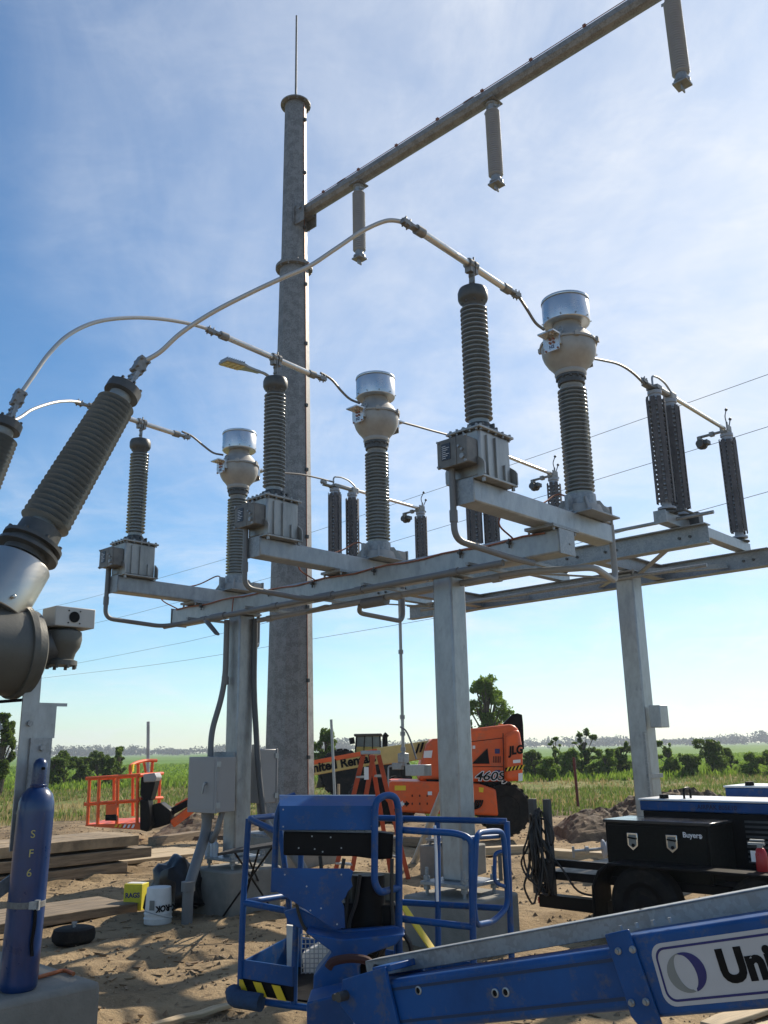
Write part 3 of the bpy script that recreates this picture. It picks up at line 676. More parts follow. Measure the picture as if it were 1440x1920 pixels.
for u, v in ((-5.50, 2.62), (-5.5, .35), (-8.6, 2.35), (-8.6, .35)):
    b = B(K0); b.bx((u-.012, v-.085, 1.2), (u, v+.025, 2.30)); b.bx((u-.10, v+.013, 1.2), (u-.013, v+.025, 2.30)); b.build('leg', galv_new, br)
    b = B(K0); b.bx((u+.004, v-.02, .46), (u+.018, v+.12, 1.86)); b.bx((u-.13, v+.108, .46), (u+.003, v+.121, 1.86)); lg = b.build('leg', galv, br)
    b = B(K0)
    for y, z in ((-.03, 1.95), (.055, 1.80), (-.05, 1.42), (.04, 1.42)): bolt(b, (u+(.018 if y > -.02 else 0), v+y, z), (1, 0, 0), .019, .018)
    b.build('leg_bolt', galv, lg, kind='stuff')
b = B(K0); b.bx((-5.53, 2.60, 2.06), (-5.513, 2.84, 2.08)); b.bx((-5.58, 2.64, 1.86), (-5.515, 2.77, 2.06)); b.build('saddle_bracket', galv_new, br)
for z0, z1 in ((1.98, 1.85), (1.75, 1.40), (1.40, 1.46)):
    b = B(K0); b.beam((-5.52, 2.40, z0 if z0 > z1 else z0), (-5.52, .4, z1 if z0 == 1.98 else (z0+z1)/2-.25), .012, .075); b.build('brace', galv_new, br)
b = B(K0); b.beam((-5.53, 2.42, 1.95), (-5.53, 1.3, 1.30), .012, .07); b.beam((-5.53, 2.62, 1.05), (-5.53, 1.9, .62), .012, .08); b.build('brace', galv, br)
b = B(K0); b.bx((-8.7, -.2, .95), (-7.4, .25, 2.0)); b.build('control_cabinet', encl, br, bevel=.01)
# its slab
b = B(); b.bx((-9.4, -1.2, -.3), (-5.20, 3.03, .45)); o = b.build('concrete_foundation', conc, bevel=.035); o.location = (0, 0, 0); o.rotation_euler = (0, 0, YROT); tag(o, 'wide concrete slab at lower left under blue gas cylinder', 'foundation')
# long arcs
def ye(e): return yd(e.x, e.y, e.z)
def arc(label, e, pxs, u):
    P = ye(e); Q = yd(u, 4.97, 6.10); pts = [P] + [atpl(x, y, P, Q) for x, y in pxs] + [Q]
    o = B().tube(smooth_path(pts, 8), .019, 10).build('bus_jumper', mat('bright_stranded_cable', (.52, .50, .47), .45, .5, var=.1, scale=80)); tag(o, label, 'conductor', 'long arching jumper cables')
arc('longest arching cable sweeping over the pole from tilted bushing to right bus tube', e1, [(300, 660), (340, 624), (400, 585), (470, 549), (530, 521), (580, 499), (630, 466), (680, 433), (725, 414), (755, 416)], PH[0])
arc('arching cable from left edge bushing to middle bus tube, above the lamp', e2, [(62, 705), (92, 663), (130, 627), (180, 604), (240, 596), (300, 598), (355, 607)], PH[1])
arc('lowest arching cable at left behind tilted bushing', e3, [(20, 790), (60, 768), (100, 755), (130, 752)], PH[2])

# ---- tall tapered pole with arm
pl = ything('tall_steel_pole', 'tall tapered many sided galvanised pole with lightning rod and long arm', 'pole', -11.6, 10.0, .45)
PROT = Matrix.Rotation(R(8), 4, 'Z'); NS = 12
b = B(PROT); b.lathe([(.43, .04), (.285, 10.35)], n=NS); b.build('lower_shaft', polem, pl, sharp=15)
b = B(PROT); b.lathe([(.262, 10.43), (.225, 14.15)], n=NS); b.build('upper_shaft', polem, pl, sharp=15)
b = B(); b.lathe([(.36, 10.36), (.36, 10.39)], n=30); b.lathe([(.36, 10.393), (.36, 10.42)], n=30)
for k in range(12):
    a = 2*math.pi*k/12; bolt(b, (.325*math.cos(a), .325*math.sin(a), 10.42), (0, 0, 1), .02, .035); bolt(b, (.325*math.cos(a), .325*math.sin(a), 10.36), (0, 0, -1), .02, .035)
b.build('splice_flange', polem, pl)
b = B(); b.lathe([(.31, 14.16), (.31, 14.19)], n=30)
for k in range(10):
    a = 2*math.pi*k/10; bolt(b, (.275*math.cos(a), .275*math.sin(a), 14.16), (0, 0, -1), .018, .03)
b.build('top_flange', polem, pl)
b = B(); b.cyl((0, 0, 14.19), (0, 0, 16.45), .024, .02, n=10); b.cyl((0, 0, 14.19), (0, 0, 14.3), .04, n=10); b.build('lightning_rod', polem, pl)
b = B(); b.bx((-.6, -.6, 0), (.6, .6, .035)); b.build('base_plate', polem, pl, bevel=.005)
b = B(); dwn = Vector((math.cos(R(6)), math.sin(R(6)), 0)).normalized()
b.tube([dwn*.43+Vector((0, 0, .1)), dwn*.292+Vector((0, 0, 10.3)), dwn*.38+Vector((0, 0, 10.39)), dwn*.272+Vector((0, 0, 10.5)), dwn*.234+Vector((0, 0, 14.1))], .008, 6); b.build('ground_wire', copper, pl)
b = B()
for k in range(11):
    z = 1.2+k*1.25
    rr = .43-(.43-.285)*z/10.35 if z < 10.3 else .25; b.box(dwn*(rr+.01)+Vector((0, 0, z)), (.05, .05, .06))
b.build('wire_clip', darkcast, pl, kind='stuff')
b = B(); b.cyl((.35, 0, 11.5), (9.8, 0, 11.5), .128, n=10); arm = b.build('arm', polem, pl, sharp=15)
b = B(); b.box((.28, 0, 11.42), (.30, .34, .03)); b.bx((.13, -.17, 11.2), (.46, -.15, 11.62)); b.bx((.13, .15, 11.2), (.46, .17, 11.62)); b.bx((.2, -.21, 11.22), (.215, .21, 11.66)); b.cyl((.36, -.2, 11.5), (.36, .2, 11.5), .03, n=8); b.build('arm_bracket', polem, pl)
b = B(); b.tube([(.5, -.06, 11.64), (9.8, -.06, 11.64)], .007, 6)
for k in range(10): b.box((.9+k*.95, -.06, 11.645), (.05, .04, .04))
b.build('arm_ground_wire', copper, arm)
for uu in (-9.81, -6.77, -3.70):
    b = B(); b.bx((uu+11.6-.55, -.02, 11.6), (uu+11.6-.35, .02, 11.70)); b.build('arm_plate', polem, arm)
    b = B(); b.bx((uu+11.6-.12, -.14, 11.355), (uu+11.6+.12, .14, 11.375)); b.build('seat_plate', polem, arm)
for uu, l in ((-9.81, 'pale ribbed insulator hanging from arm beside the pole'), (-6.77, 'pale ribbed insulator hanging from middle of the long arm'), (-3.70, 'pale ribbed insulator hanging at top right corner of the sky')):
    t = ything('hanging_insulator', l, 'insulator', uu, 10.0, 11.79, 'insulators hanging from the arm')
    b = B(); b.lathe([(.10, 0), (.10, -.02), (.075, -.03), (.07, -.14)], n=20)
    for s_ in (-1, 1): b.box((s_*.07, 0, -.05), (.02, .1, .08)); b.box((s_*.11, 0, -.1), (.08, .015, .04))
    b.build('top_cap', galv, t)
    b = B(); b.lathe([(r, -z) for r, z in sheds(.088, .118, .14, 1.34, 30)], n=24); b.build('insulator_body', porc_lt, t, sharp=55)
    b = B(); b.lathe([(.075, -1.34), (.075, -1.42), (.11, -1.44), (.11, -1.48)], n=20); b.box((0, 0, -1.50), (.20, .20, .03)); b.box((0, 0, -1.56), (.02, .1, .10)); b.build('bottom_cap', galv, t, bevel=.004)
# LED area lamp on the pole
t = thing('area_lamp', 'flat grey LED area lamp with square lenses on left of pole', 'lamp', at(490, 704, 14.6))
A_ = at(417, 680, 14.15); E_ = at(492, 702, 14.6); dd = (E_-A_).normalized(); 
mm_ = frame_m(A_, dd, Vector((0, 1, .12)))
b = B(mm_); b.prism([(0, -.18), (.03, -.20), (.36, -.19), (.46, -.12), (.62, -.07), (.72, -.06), (.72, .06), (.62, .07), (.46, .12), (.36, .19), (.03, .20), (0, .18)], .0, .05); hd = b.build('housing', galv, t, local=False, bevel=.01)
b = B(mm_)
for k in range(9): b.bx((.02+k*.04, -.17, .05), (.03+k*.04, .17, .085))
b.build('cooling_fin', galv, t, local=False, kind='stuff')
for i in range(4):
    for j in range(3):
        b = B(mm_); b.box((.06+i*.09, -.115+j*.115, -.004), (.07, .095, .014)); le = b.build('lens', lens, t, local=False)
b = B(); pc = yd(-11.6, 10, 0); b.tube(smooth_path([mm_ @ Vector((.70, 0, .03)), mm_ @ Vector((.85, 0, .02)), pc.lerp(mm_ @ Vector((.85, 0, 0)), .5)*1.0 + Vector((0, 0, (mm_ @ Vector((.85, 0, 0))).z-.06-(pc.lerp(mm_ @ Vector((.85, 0, 0)), .5)).z)), Vector((pc.x, pc.y, (mm_ @ Vector((.85, 0, 0))).z-.08))]), .028, 8); b.build('bracket_arm', galv, t, local=False)

# ---- conduits on the front stand
def conduit(label, pts, r, m=pvc, rad=.12, name='conduit', cplg=()):
    t = thing(name, label, 'conduit', Vector(pts[-1]))
    B().tube(fillet(pts, rad, 7), r, 12).build('pipe', m, t, local=False)
    for p, d in cplg:
        p = Vector(p); d = Vector(d).normalized(); B().cyl(p-d*.05, p+d*.05, r*1.25, n=12).build('coupling', m, t, local=False)
    return t
Z1, V1 = 3.40, 6.56
for i, (u, l) in enumerate(zip(PH, ('grey conduit curving down from right transformer terminal box to the beam', 'grey conduit curving down from middle transformer terminal box', 'grey conduit curving down from far left transformer terminal box'))):
    bx_, by_ = u-.09, 5.56
    p0 = yd(bx_, by_, 4.05); pts = [p0, yd(bx_, by_, 3.34), yd(bx_+.02, V1, 3.26+.06), yd(bx_+.45, V1, Z1)] if i else [p0, yd(bx_, by_, 3.38), yd(bx_+.04, V1, 3.32), yd(bx_+.1, V1+.3, 3.32)]
    conduit(l, [p0, yd(bx_, by_, 3.40), yd(bx_+.05, 6.35, 3.36), yd(bx_+.22, V1, Z1), yd(bx_+.38, V1, Z1)] if i else [p0, yd(bx_, by_, 3.42), yd(bx_+.05, 6.3, 3.36), yd(bx_+.06, 6.62, 3.36)], .028, cplg=[(yd(bx_, by_, 3.62), (0, 0, 1))])
t = conduit('long dark grey conduit strapped along the front beam', [yd(-10.2, V1, Z1), yd(-4.62, V1, Z1)], .032, cplg=[(yd(u, V1, Z1), UX) for u in (-9.3, -7.9, -6.5, -5.2)])
for u in (-9.0, -7.05):
    b = B(); b.cyl(yd(u-.14, V1, Z1), yd(u+.14, V1, Z1), .046, n=12); b.build('conduit_body', pvc, t, local=False)
    m = frame_m(yd(u-.02, V1-.08, Z1-.14), UX + Vector((0, 0, -.8 if u < -8 else .1)), VX)
    b = B(m); b.prism([(-.13+.045*math.cos(R(a)), .045*math.sin(R(a))) if 90 <= a <= 270 else (.13+.045*math.cos(R(a)), .045*math.sin(R(a))) for a in range(0, 360, 30)], -.006, .006); b.build('hanging_cover', pvc, t, local=False)
t = conduit('long pale grey conduit running below and behind the front beam', [yd(-8.72, 6.98, 3.36), yd(-4.7, 6.98, 3.38), yd(-4.1, 7.3, 3.38), yd(-4.22, 7.92, 3.33), yd(-4.22, 7.92, 3.92)], .032, pvc_lt, cplg=[(yd(u, 6.98, 3.36), UX) for u in (-8.5, -6.3, -5.0)])
b = B(); b.cyl(yd(-6.85, 6.98, 3.34), yd(-6.5, 6.98, 3.34), .06, n=14); b.build('conduit_body', pvc, t, local=False)
conduit('grey conduit loop hanging from middle transformer secondary box', [yd(-7.1, 7.92, 3.95), yd(-7.1, 7.92, 3.25), yd(-7.05, 7.1, 3.27), yd(-6.9, 6.98, 3.34)], .028)
conduit('grey conduit loop hanging from far left transformer secondary box', [yd(-9.9, 7.92, 3.95), yd(-9.9, 7.92, 3.20), yd(-9.2, 7.2, 3.22), yd(-8.9, 7.0, 3.32)], .028)
# copper ground conductor along the beam with drops
t = thing('ground_conductor', 'thin reddish copper wire clipped along top of the front beam', 'wire', yd(-5.44, 6.8, .5))
b = B(); b.tube([yd(-10.3+k*.25, 6.795, 3.665+.012*math.sin(k*1.7)) for k in range(25)], .009, 6); b.build('run', copper, t, local=False)
for u in PH:
    b = B(); b.tube(smooth_path([yd(u-.35, 6.79, 3.67), yd(u-.30, 6.5, 3.76), yd(u-.115, 6.42, 3.86), yd(u-.10, 6.9, 3.98), yd(u-.12, 7.24, 4.15), yd(u-.02, 7.26, 4.12)], 6), .009, 6); b.build('drop', copper, t, local=False)
b = B()
for u in (-9.7, -8.3, -7.5, -6.5, -5.3, -4.7): p = yd(u, 6.79, 3.64); b.cyl(p+Vector((0, 0, .04)), p-Vector((0, 0, .05)), .01, n=6); b.cyl(p-VX*.03, p+VX*.02, .018, n=8)
b.build('clip', darkcast, t, local=False, kind='stuff')
b = B(); b.tube(smooth_path([yd(-8.99, 6.78, 3.66), yd(-8.99, 6.76, 3.45)]), .008, 6); b.build('drop', copper, t, local=False)

# ---- cabinets on the left column
def cabinet(label, u0, u1, v0, v1, z0, z1, front):
    t = ything('junction_cabinet', label, 'cabinet', (u0+u1)/2, (v0+v1)/2, z0, 'grey junction cabinets')
    du, dv, h = (u1-u0)/2, (v1-v0)/2, z1-z0
    b = B(); b.bx((-du, -dv, 0), (du, dv, h)); b.build('case', encl, t, bevel=.008)
    f = front
    b = B(); b.bx((-du-.01, f*dv, -.008), (du+.01, f*(dv+.022), h+.008)); dr = b.build('door', encl, t, bevel=.008)
    b = B(); b.bx((-du+.03, f*(dv+.022), .03), (du-.03, f*(dv+.026), h-.03)); b.build('door_panel', encl, dr, bevel=.003)
    b = B(); x = du*.35; b.cyl((x, f*(dv+.02), h*.52), (x, f*(dv+.06), h*.52), .018, n=10); b.beam((x, f*(dv+.06), h*.53), (x-.02, f*(dv+.07), h*.34), .02, .02); b.build('handle', galv_new, dr, bevel=.003)
    b = B()
    for z in (.08, h-.08): b.bx((du+.002, f*(dv-.03), z-.03), (du+.02, f*(dv+.02), z+.03))
    b.build('hinge', galv_new, t)
    b = B(); b.bx((-du+.06, -f*dv, h), (du-.03, -f*(dv-.012), h+.06)); b.build('mounting_flange', galv, t)
    return t
cabinet('grey cabinet with lever handle on front of left column', -9.27, -8.72, 6.42, 6.68, 1.08, 1.70, -1)
cabinet('grey cabinet seen edge on behind left column against the tall pole', -9.42, -8.86, 7.16, 7.42, 1.14, 1.78, 1)
B0 = []
b = B(); b.bx((-.03, -.2, 0), (.03, .2, .0)); 
conduit('fat grey conduit bending from front cabinet down to the ground', [yd(-9.06, 6.54, 1.08), yd(-9.05, 6.52, .85), yd(-8.84, 6.22, .48), yd(-8.74, 6.08, .30), yd(-8.74, 6.08, -.1)], .062, rad=.3, cplg=[(yd(-8.74, 6.08, .33), (0, 0, 1)), (yd(-9.06, 6.54, 1.05), (0, 0, 1))])
conduit('thin grey conduit curling under front cabinet', [yd(-8.80, 6.56, 1.08), yd(-8.82, 6.5, .85), yd(-8.92, 6.5, .74), yd(-8.97, 6.56, .84)], .035, rad=.1)
conduit('fat grey conduit bending from rear cabinet down behind blue guard rail', [yd(-9.0, 7.30, 1.14), yd(-8.95, 7.30, .9), yd(-8.48, 7.45, .50), yd(-8.35, 7.48, .3), yd(-8.35, 7.48, -.1)], .062, rad=.3, cplg=[(yd(-8.35, 7.48, .34), (0, 0, 1))])
conduit('dark grey conduit up the left side of the column', [yd(-9.06, 6.74, 3.38), yd(-9.06, 6.74, 2.55), yd(-9.12, 6.60, 2.0), yd(-9.10, 6.58, 1.71)], .036, rad=.3, cplg=[(yd(-9.06, 6.74, 2.62), (0, 0, 1))])
conduit('dark flexible conduit down the right side of the column', [yd(-8.84, 7.02, 3.4), yd(-8.84, 7.02, 2.5), yd(-8.74, 7.04, 1.5), yd(-8.64, 7.05, 1.0), yd(-8.74, 7.1, .85)], .036, mat('dark_flex', (.07, .075, .08), .55, 0), rad=.3)
for z in (2.45, 2.95):
    for u in (-9.06, -8.66):
        pass
# ---- distant transmission wires
P = at(1440, 900, 70); Q = at(0, 1200, 210)
for l, pts in (('highest thin wire crossing the sky behind the switches', [(1750, 590), (1440, 702), (1107, 820), (960, 871), (800, 924), (600, 993), (423, 1048), (197, 1113), (97, 1138), (-150, 1195)]),
               ('second thin wire crossing the sky behind the switches', [(1750, 697), (1440, 800), (1111, 902), (973, 944), (813, 993), (507, 1083), (300, 1138), (180, 1168), (-150, 1245)]),
               ('third thin wire passing low behind the right rear beam', [(1750, 832), (1440, 922), (1147, 1002), (760, 1103), (390, 1194), (300, 1213), (80, 1255), (-150, 1290)]),
               ('lowest thin wire seen just above the horizon haze', [(1750, 975), (1440, 1038), (1013, 1122), (810, 1160), (587, 1198), (300, 1245), (67, 1273), (-150, 1300)])):
    o = B().tube(smooth_path([atpl(x, y, P, Q) for x, y in pts], 5), .028, 5).build('overhead_wire', mat('wire_dark', (.12, .12, .125), .6, .3)); tag(o, l, 'wire', 'distant overhead wires')

# ================================================================== FOREGROUND
def plate_px(b, pts, Y, th, dz=0.):            # a plate of real thickness standing at depth Y
    f = [at(x, y, Y) for x, y in pts]; k = [p+Vector((0, th, dz)) for p in f]; n = len(f)
    b.add(f+k, [tuple(range(n)), tuple(range(n, 2*n))[::-1]] + [(i, n+i, n+(i+1) % n, (i+1) % n) for i in range(n)]); return b
def rail(t, name, pts, r=.02, m=bluep, rad=.12, n=10):
    return B().tube(fillet(pts, rad, 6), r, n).build(name, m, t, local=False)
# ---- blue boom lift
lift = thing('boom_lift', 'blue boom lift with guard rail basket and decalled boom in the foreground', 'boom lift', at(700, 1915, 5.6))
tL = at(700, 1832, 4.5); tR = at(1440, 1722, 3.2); ax = (tR-tL).normalized()
nrm = Vector((ax.y, -ax.x, 0)).normalized()    # towards the camera
if nrm.y > 0: nrm = -nrm
bup = nrm.cross(ax).normalized()
if bup.z < 0: bup = -bup
BM = Matrix((ax, -nrm, bup)).transposed().to_4x4(); BM.translation = tL     # x along the boom, y away, z up; origin on the near top edge
sR = (tR-tL).dot(ax)
# where the outer section starts along the boom (seen at x=1160)
def on_boom(x, y, yo=0.):                      # pixel -> boom frame coords on the near face (y=yo)
    o = Vector((0, 0, H)); d = _ray(x, y); p0 = BM @ Vector((0, yo, 0)); k = (p0-o).dot(nrm)/d.dot(nrm); return BM.inverted() @ (o+d*k)
xs0 = on_boom(1168, 1800).x; hB = .215
b = B(BM); b.bx((-.12, .012, -hB-.02), (xs0+.6, .23, -.022)); inner = b.build('inner_boom', bluep, lift, local=False, bevel=.022)
for z_ in (-.062, -hB+.022):
    b = B(BM); b.bx((-.10, .0095, z_-.006), (xs0-.03, .0118, z_+.006)); b.build('wear_strip', mat('dark_blue_grease', (.006, .03, .085), .5), lift, local=False)
b = B(BM); b.bx((xs0-.02, -.02, -hB-.045), (xs0+3.4, .26, .012)); outer = b.build('outer_boom', bluep, lift, local=False, bevel=.014)
xc1 = on_boom(1222, 1820).x
b = B(BM); b.prism([(xs0-.03, .03), (xc1-.03, .035), (xc1, -hB-.075), (xs0+.02, -hB-.075), (xs0-.01, -hB-.03)], .021, .034, Matrix.Rotation(R(90), 4, 'X')); col = b.build('collar_plate', bluep, lift, local=False, bevel=.005)
for x, y in ((1160, 1783), (1187, 1780), (1185, 1880), (1212, 1878)):
    p = on_boom(x, y, -.034); B(BM).lathe([(.013, 0), (.013, .006), (.008, .010), (.0078, .016), (.001, .016)], Matrix.Translation(p) @ Matrix.Rotation(R(90), 4, 'X'), 12).build('collar_bolt', galv, lift, local=False)
b = B(BM)
for q in (.01, .08, .15, .22): b.cyl((xs0+q, .03, .03), (xs0+q, .03, .048), .008, n=6)
b.build('shim_screw', galv, lift, local=False, kind='stuff')
for x, y in ((785, 1857), (929, 1862), (949, 1860)):
    p = on_boom(x, y, .011); b = B(BM); b.lathe([(.018, -.02), (.018, .004), (.0125, .006), (.0125, -.02)], Matrix.Translation(p) @ Matrix.Rotation(R(90), 4, 'X'), 20, False); b.build('hole_ring', galv_new, lift, local=False)
    B(BM).cyl(p-Vector((0, .0006, 0)), p-Vector((0, .0016, 0)), .0125, n=16).build('pin_hole', blackm, lift, local=False)
kL = at(700, 1815, 4.8); kR = at(1440, 1684, 3.45); kd = (kR-kL).normalized(); b = B(); b.beam(kL, kL+kd*4.2, .10, .072); b.beam(kL+Vector((0, 0, .038)), kL+kd*4.2+Vector((0, 0, .038)), .116, .006); trk = b.build('cable_track', galv, lift, local=False, bevel=.003)
kp = at(1213, 1727, 3.78); b = B(); b.beam(kp-Vector((0, 0, .06)), kp+Vector((0, 0, .045)), .05, .012, up=(0, 1, 0)); b.build('track_bracket', blackm, lift, local=False)
# decal
DX0 = on_boom(1236, 1820).x; ZT, ZB = -.022, -hB-.018
def rrect(x0, x1, z0, z1, r, n=6):
    o = []
    for cx, cz, a0 in ((x1-r, z1-r, 0), (x0+r, z1-r, 90), (x0+r, z0+r, 180), (x1-r, z0+r, 270)):
        for k in range(n+1): a = R(a0+90*k/n); o.append((cx+r*math.cos(a), cz+r*math.sin(a)))
    return o
DM = BM @ Matrix.Rotation(R(90), 4, 'X')       # x along the boom, y up, z towards the camera
navy = mat('navy_decal', (.012, .014, .12), .4); greyd = mat('grey_decal', (.20, .21, .20), .45); wdec = mat('white_decal', (.45, .45, .46), .4, 0, var=.05, scale=7)
b = B(DM); b.prism(rrect(DX0, DX0+2.6, ZB+.004, ZT-.004, .045), .0205, .0225); dec = b.build('decal', wdec, lift, local=False)
o_ = rrect(DX0+.014, DX0+2.58, ZB+.018, ZT-.018, .038); i_ = rrect(DX0+.022, DX0+2.57, ZB+.026, ZT-.026, .032); n = len(o_)
me_v = [(x, y, .0234) for x, y in o_] + [(x, y, .0234) for x, y in i_]
b = B(DM); b.add(me_v, [(k, (k+1) % n, n+(k+1) % n, n+k) for k in range(n)]); b.build('decal_border', navy, dec, local=True).parent = dec
lx, lz = DX0+.115, (ZT+ZB)/2
def ell(cx, cz, rx, rz, a0, a1, rot=0., n=24):
    return [(cx+rx*math.cos(R(a))*math.cos(rot)-rz*math.sin(R(a))*math.sin(rot), cz+rx*math.cos(R(a))*math.sin(rot)+rz*math.sin(R(a))*math.cos(rot)) for a in np.linspace(a0, a1, n)]
rt_ = R(14)
b = B(DM); b.prism(ell(lx, lz, .072, .064, 70, 285) + ell(lx-.002, lz+.003, .034, .058, 265, 100, rt_), .0226, .0236); b.build('logo_left', greyd, dec)
b = B(DM); b.prism(ell(lx+.004, lz, .072, .064, -75, 105) + ell(lx-.0, lz+.0, .038, .058, 80, -75, rt_), .0226, .0240); b.build('logo_right', navy, dec)
text('lettering', 'United Rentals', .138, blackm, dec, DM @ Matrix.Translation((DX0+.243, lz+.0, .0235)), ext=.0004, bold=.007, align='LEFT')
for k in list(C.objects):
    if k.parent == dec and k.name.startswith(('logo', 'decal_border')):
        k.data.transform(dec.parent.matrix_world.inverted())
# boom nose and platform support
b = B(BM); b.prism([(-.20, .01), (.10, .035), (.10, -.02), (.13, -hB-.06), (.02, -hB-.06), (-.16, -.18), (-.24, -.10)], -.0, .02, Matrix.Translation((0, .005, 0)) @ Matrix.Rotation(R(90), 4, 'X')); b.build('nose_plate', bluep, lift, local=False, bevel=.004)
b = B(BM); b.prism([(-.20, .01), (.10, .035), (.10, -.02), (.13, -hB-.06), (.02, -hB-.06), (-.16, -.18), (-.24, -.10)], -.0, .02, Matrix.Translation((0, .25, 0)) @ Matrix.Rotation(R(90), 4, 'X')); b.bx((.0, .0, .012), (.12, .22, .04)); b.build('nose_plate', bluep, lift, local=False, bevel=.004)
b = B(BM); p = on_boom(648, 1866, -.02); b.cyl(p+Vector((0, .05, 0)), p-Vector((0, .05, 0)), .022, n=12); b.cyl(p+Vector((-.05, .04, 0)), p+Vector((-.05, -.03, 0)), .016, n=10); b.build('pivot_pin', darkcast, lift, local=False)
b = B(); plate_px(b, [(572, 1748), (640, 1762), (760, 1752), (742, 1772), (690, 1790), (672, 1815), (676, 1900), (585, 1900), (588, 1830), (612, 1800), (622, 1785)], 5.2, .22); b.build('platform_mount', bluep, lift, local=False, bevel=.008)
b = B(); plate_px(b, [(575, 1880), (660, 1860), (665, 1960), (575, 1960)], 4.8, .25); b.build('mount_post', bluep, lift, local=False, bevel=.008)
b = B(); b.cyl(at(690, 1640, 5.62), at(690, 1830, 5.6), .10, n=20); b.build('rotator', blackm, lift, local=False)
hose = mat('black_hose', (.012, .012, .013), .5, 0, var=.2)
for k, pts in enumerate(([(640, 1640), (636, 1690), (632, 1745), (640, 1790)], [(655, 1640), (650, 1700), (648, 1750), (670, 1800)], [(675, 1640), (668, 1690), (655, 1745), (690, 1810)], [(600, 1605), (604, 1640), (610, 1670), (625, 1720)], [(735, 1610), (734, 1680), (736, 1740), (715, 1790)], [(760, 1745), (735, 1755), (712, 1785), (702, 1820)], [(645, 1610), (640, 1650), (650, 1690), (645, 1740)], [(690, 1760), (735, 1742), (768, 1768), (772, 1830)])):
    B().tube(smooth_path([at(x, y, 5.5-.03*(k % 3)) for x, y in pts], 5), .011 if k < 7 else .014, 8).build('hose', hose, lift, local=False)
B().tube(smooth_path([at(x, y, 5.0) for x, y in ((615, 1815), (625, 1803), (655, 1797), (685, 1800), (700, 1812))], 5), .022, 8).build('hose', mat('rust_red', (.05, .014, .01), .8), lift, local=False)
# basket
FLt, FRt, BRt, BLt = at(466, 1535, 6.0), at(884, 1563, 5.5), at(950, 1540, 6.0), at(522, 1529, 6.5)
FLm, FRm, BRm, BLm = at(456, 1692, 6.0), at(886, 1738, 5.5), at(956, 1704, 6.0), at(541, 1679, 6.5)
FLf, FRf, BRf, BLf = at(450, 1862, 6.0), at(890, 1925, 5.5), at(962, 1872, 6.0), at(546, 1806, 6.5)
bk = lift
Hl = at(520, 1560, 5.75); Hm = at(748, 1556, 5.62)
rail(bk, 'top_rail', [FLt.lerp(Hl, .98), FLt, BLt, BRt], rad=.05)
rail(bk, 'top_rail', [Hm, at(855, 1562, 5.52), at(884, 1572, 5.5), at(885, 1660, 5.5), FRf], rad=.14)
rail(bk, 'mid_rail', [at(535, 1707, 5.85), FLm, BLm, BRm], rad=.03)
rail(bk, 'mid_rail', [at(746, 1722, 5.62), FRm])
rail(bk, 'rail_post', [FLt, FLm, FLf]); rail(bk, 'rail_post', [BRt, BRm, BRf]); rail(bk, 'rail_post', [BLt, BLm, BLf])
rail(bk, 'rail_post', [at(566, 1530, 6.45), at(562, 1682, 6.4), at(562, 1812, 6.4)])
rail(bk, 'rail_post', [at(820, 1537, 6.15), at(821, 1695, 6.15), at(822, 1840, 6.15)])
rail(bk, 'rail_post', [at(752, 1533, 6.2), at(745, 1695, 6.2), at(742, 1830, 6.2)], r=.017)
rail(bk, 'floor_frame', [at(578, 1890, 5.7), at(470, 1875, 5.95), FLf, BLf, BRf, FRf, at(760, 1905, 5.6)], rad=.04)
rail(bk, 'floor_frame', [at(556, 1718, 5.75), at(553, 1790, 5.75), at(551, 1882, 5.75)], r=.02)
b = B(); fl = [FLf, FRf, BRf, BLf]; b.add([p+Vector((0, 0, .012)) for p in fl]+[p-Vector((0, 0, .0)) for p in fl], [(0, 1, 2, 3), (7, 6, 5, 4), (0, 4, 5, 1), (1, 5, 6, 2), (2, 6, 7, 3), (3, 7, 4, 0)]); b.build('floor', blackm, lift, local=False)
# toe boards with hazard stripes
def toe(name, P_, Q_, z0, z1, m, th=.012):
    b = B(); d = (Q_-P_); nn = Vector((-d.y, d.x, 0)).normalized()*th
    v = [P_+Vector((0, 0, z0)), Q_+Vector((0, 0, z0)), Q_+Vector((0, 0, z1)), P_+Vector((0, 0, z1))]
    b.add(v+[p+nn for p in v], [(0, 1, 2, 3), (7, 6, 5, 4), (0, 4, 5, 1), (1, 5, 6, 2), (2, 6, 7, 3), (3, 7, 4, 0)]); return b.build(name, m, lift, local=False)
FLe = at(548, 1880, 5.72)
toe('toe_board', FLf, BLf, .02, .17, bluep); toe('toe_board', FLf, FLe, .085, .19, bluep); toe('toe_board', BLf, BRf, .02, .17, bluep)
st_ = toe('hazard_band', FLf, FLe, .005, .084, blackm)
d_ = FLe-FLf; nn = Vector((d_.y, -d_.x, 0)).normalized()
if nn.y > 0: nn = -nn
for k in range(3):
    b = B(); P_ = lambda f, z: FLf + d_*f + Vector((0, 0, z)) + nn*.016
    f0 = .05+k*.36; q = [P_(max(0, f0), .008), P_(min(1, f0+.16), .008), P_(min(1, f0+.04), .082), P_(max(0, f0-.12), .082)]
    b.add(q+[p+nn*.002 for p in q], [(3, 2, 1, 0), (4, 5, 6, 7), (0, 1, 5, 4), (1, 2, 6, 5), (2, 3, 7, 6), (3, 0, 4, 7)]); b.build('hazard_stripe', yellow, st_, local=False) if False else None
    o = b.build('hazard_stripe', yellow, None); o.data.transform(lift.matrix_world.inverted()); o.parent = st_
b = B(); b.tube(fillet([at(437, 1858, 5.95), at(440, 1872, 5.9), at(490, 1880, 5.82)], .02), .05, 12); b.build('foam_bumper', mat('foam_blue', (.025, .06, .13), .9, 0, var=.2, scale=30, bump=.2), lift, local=False)
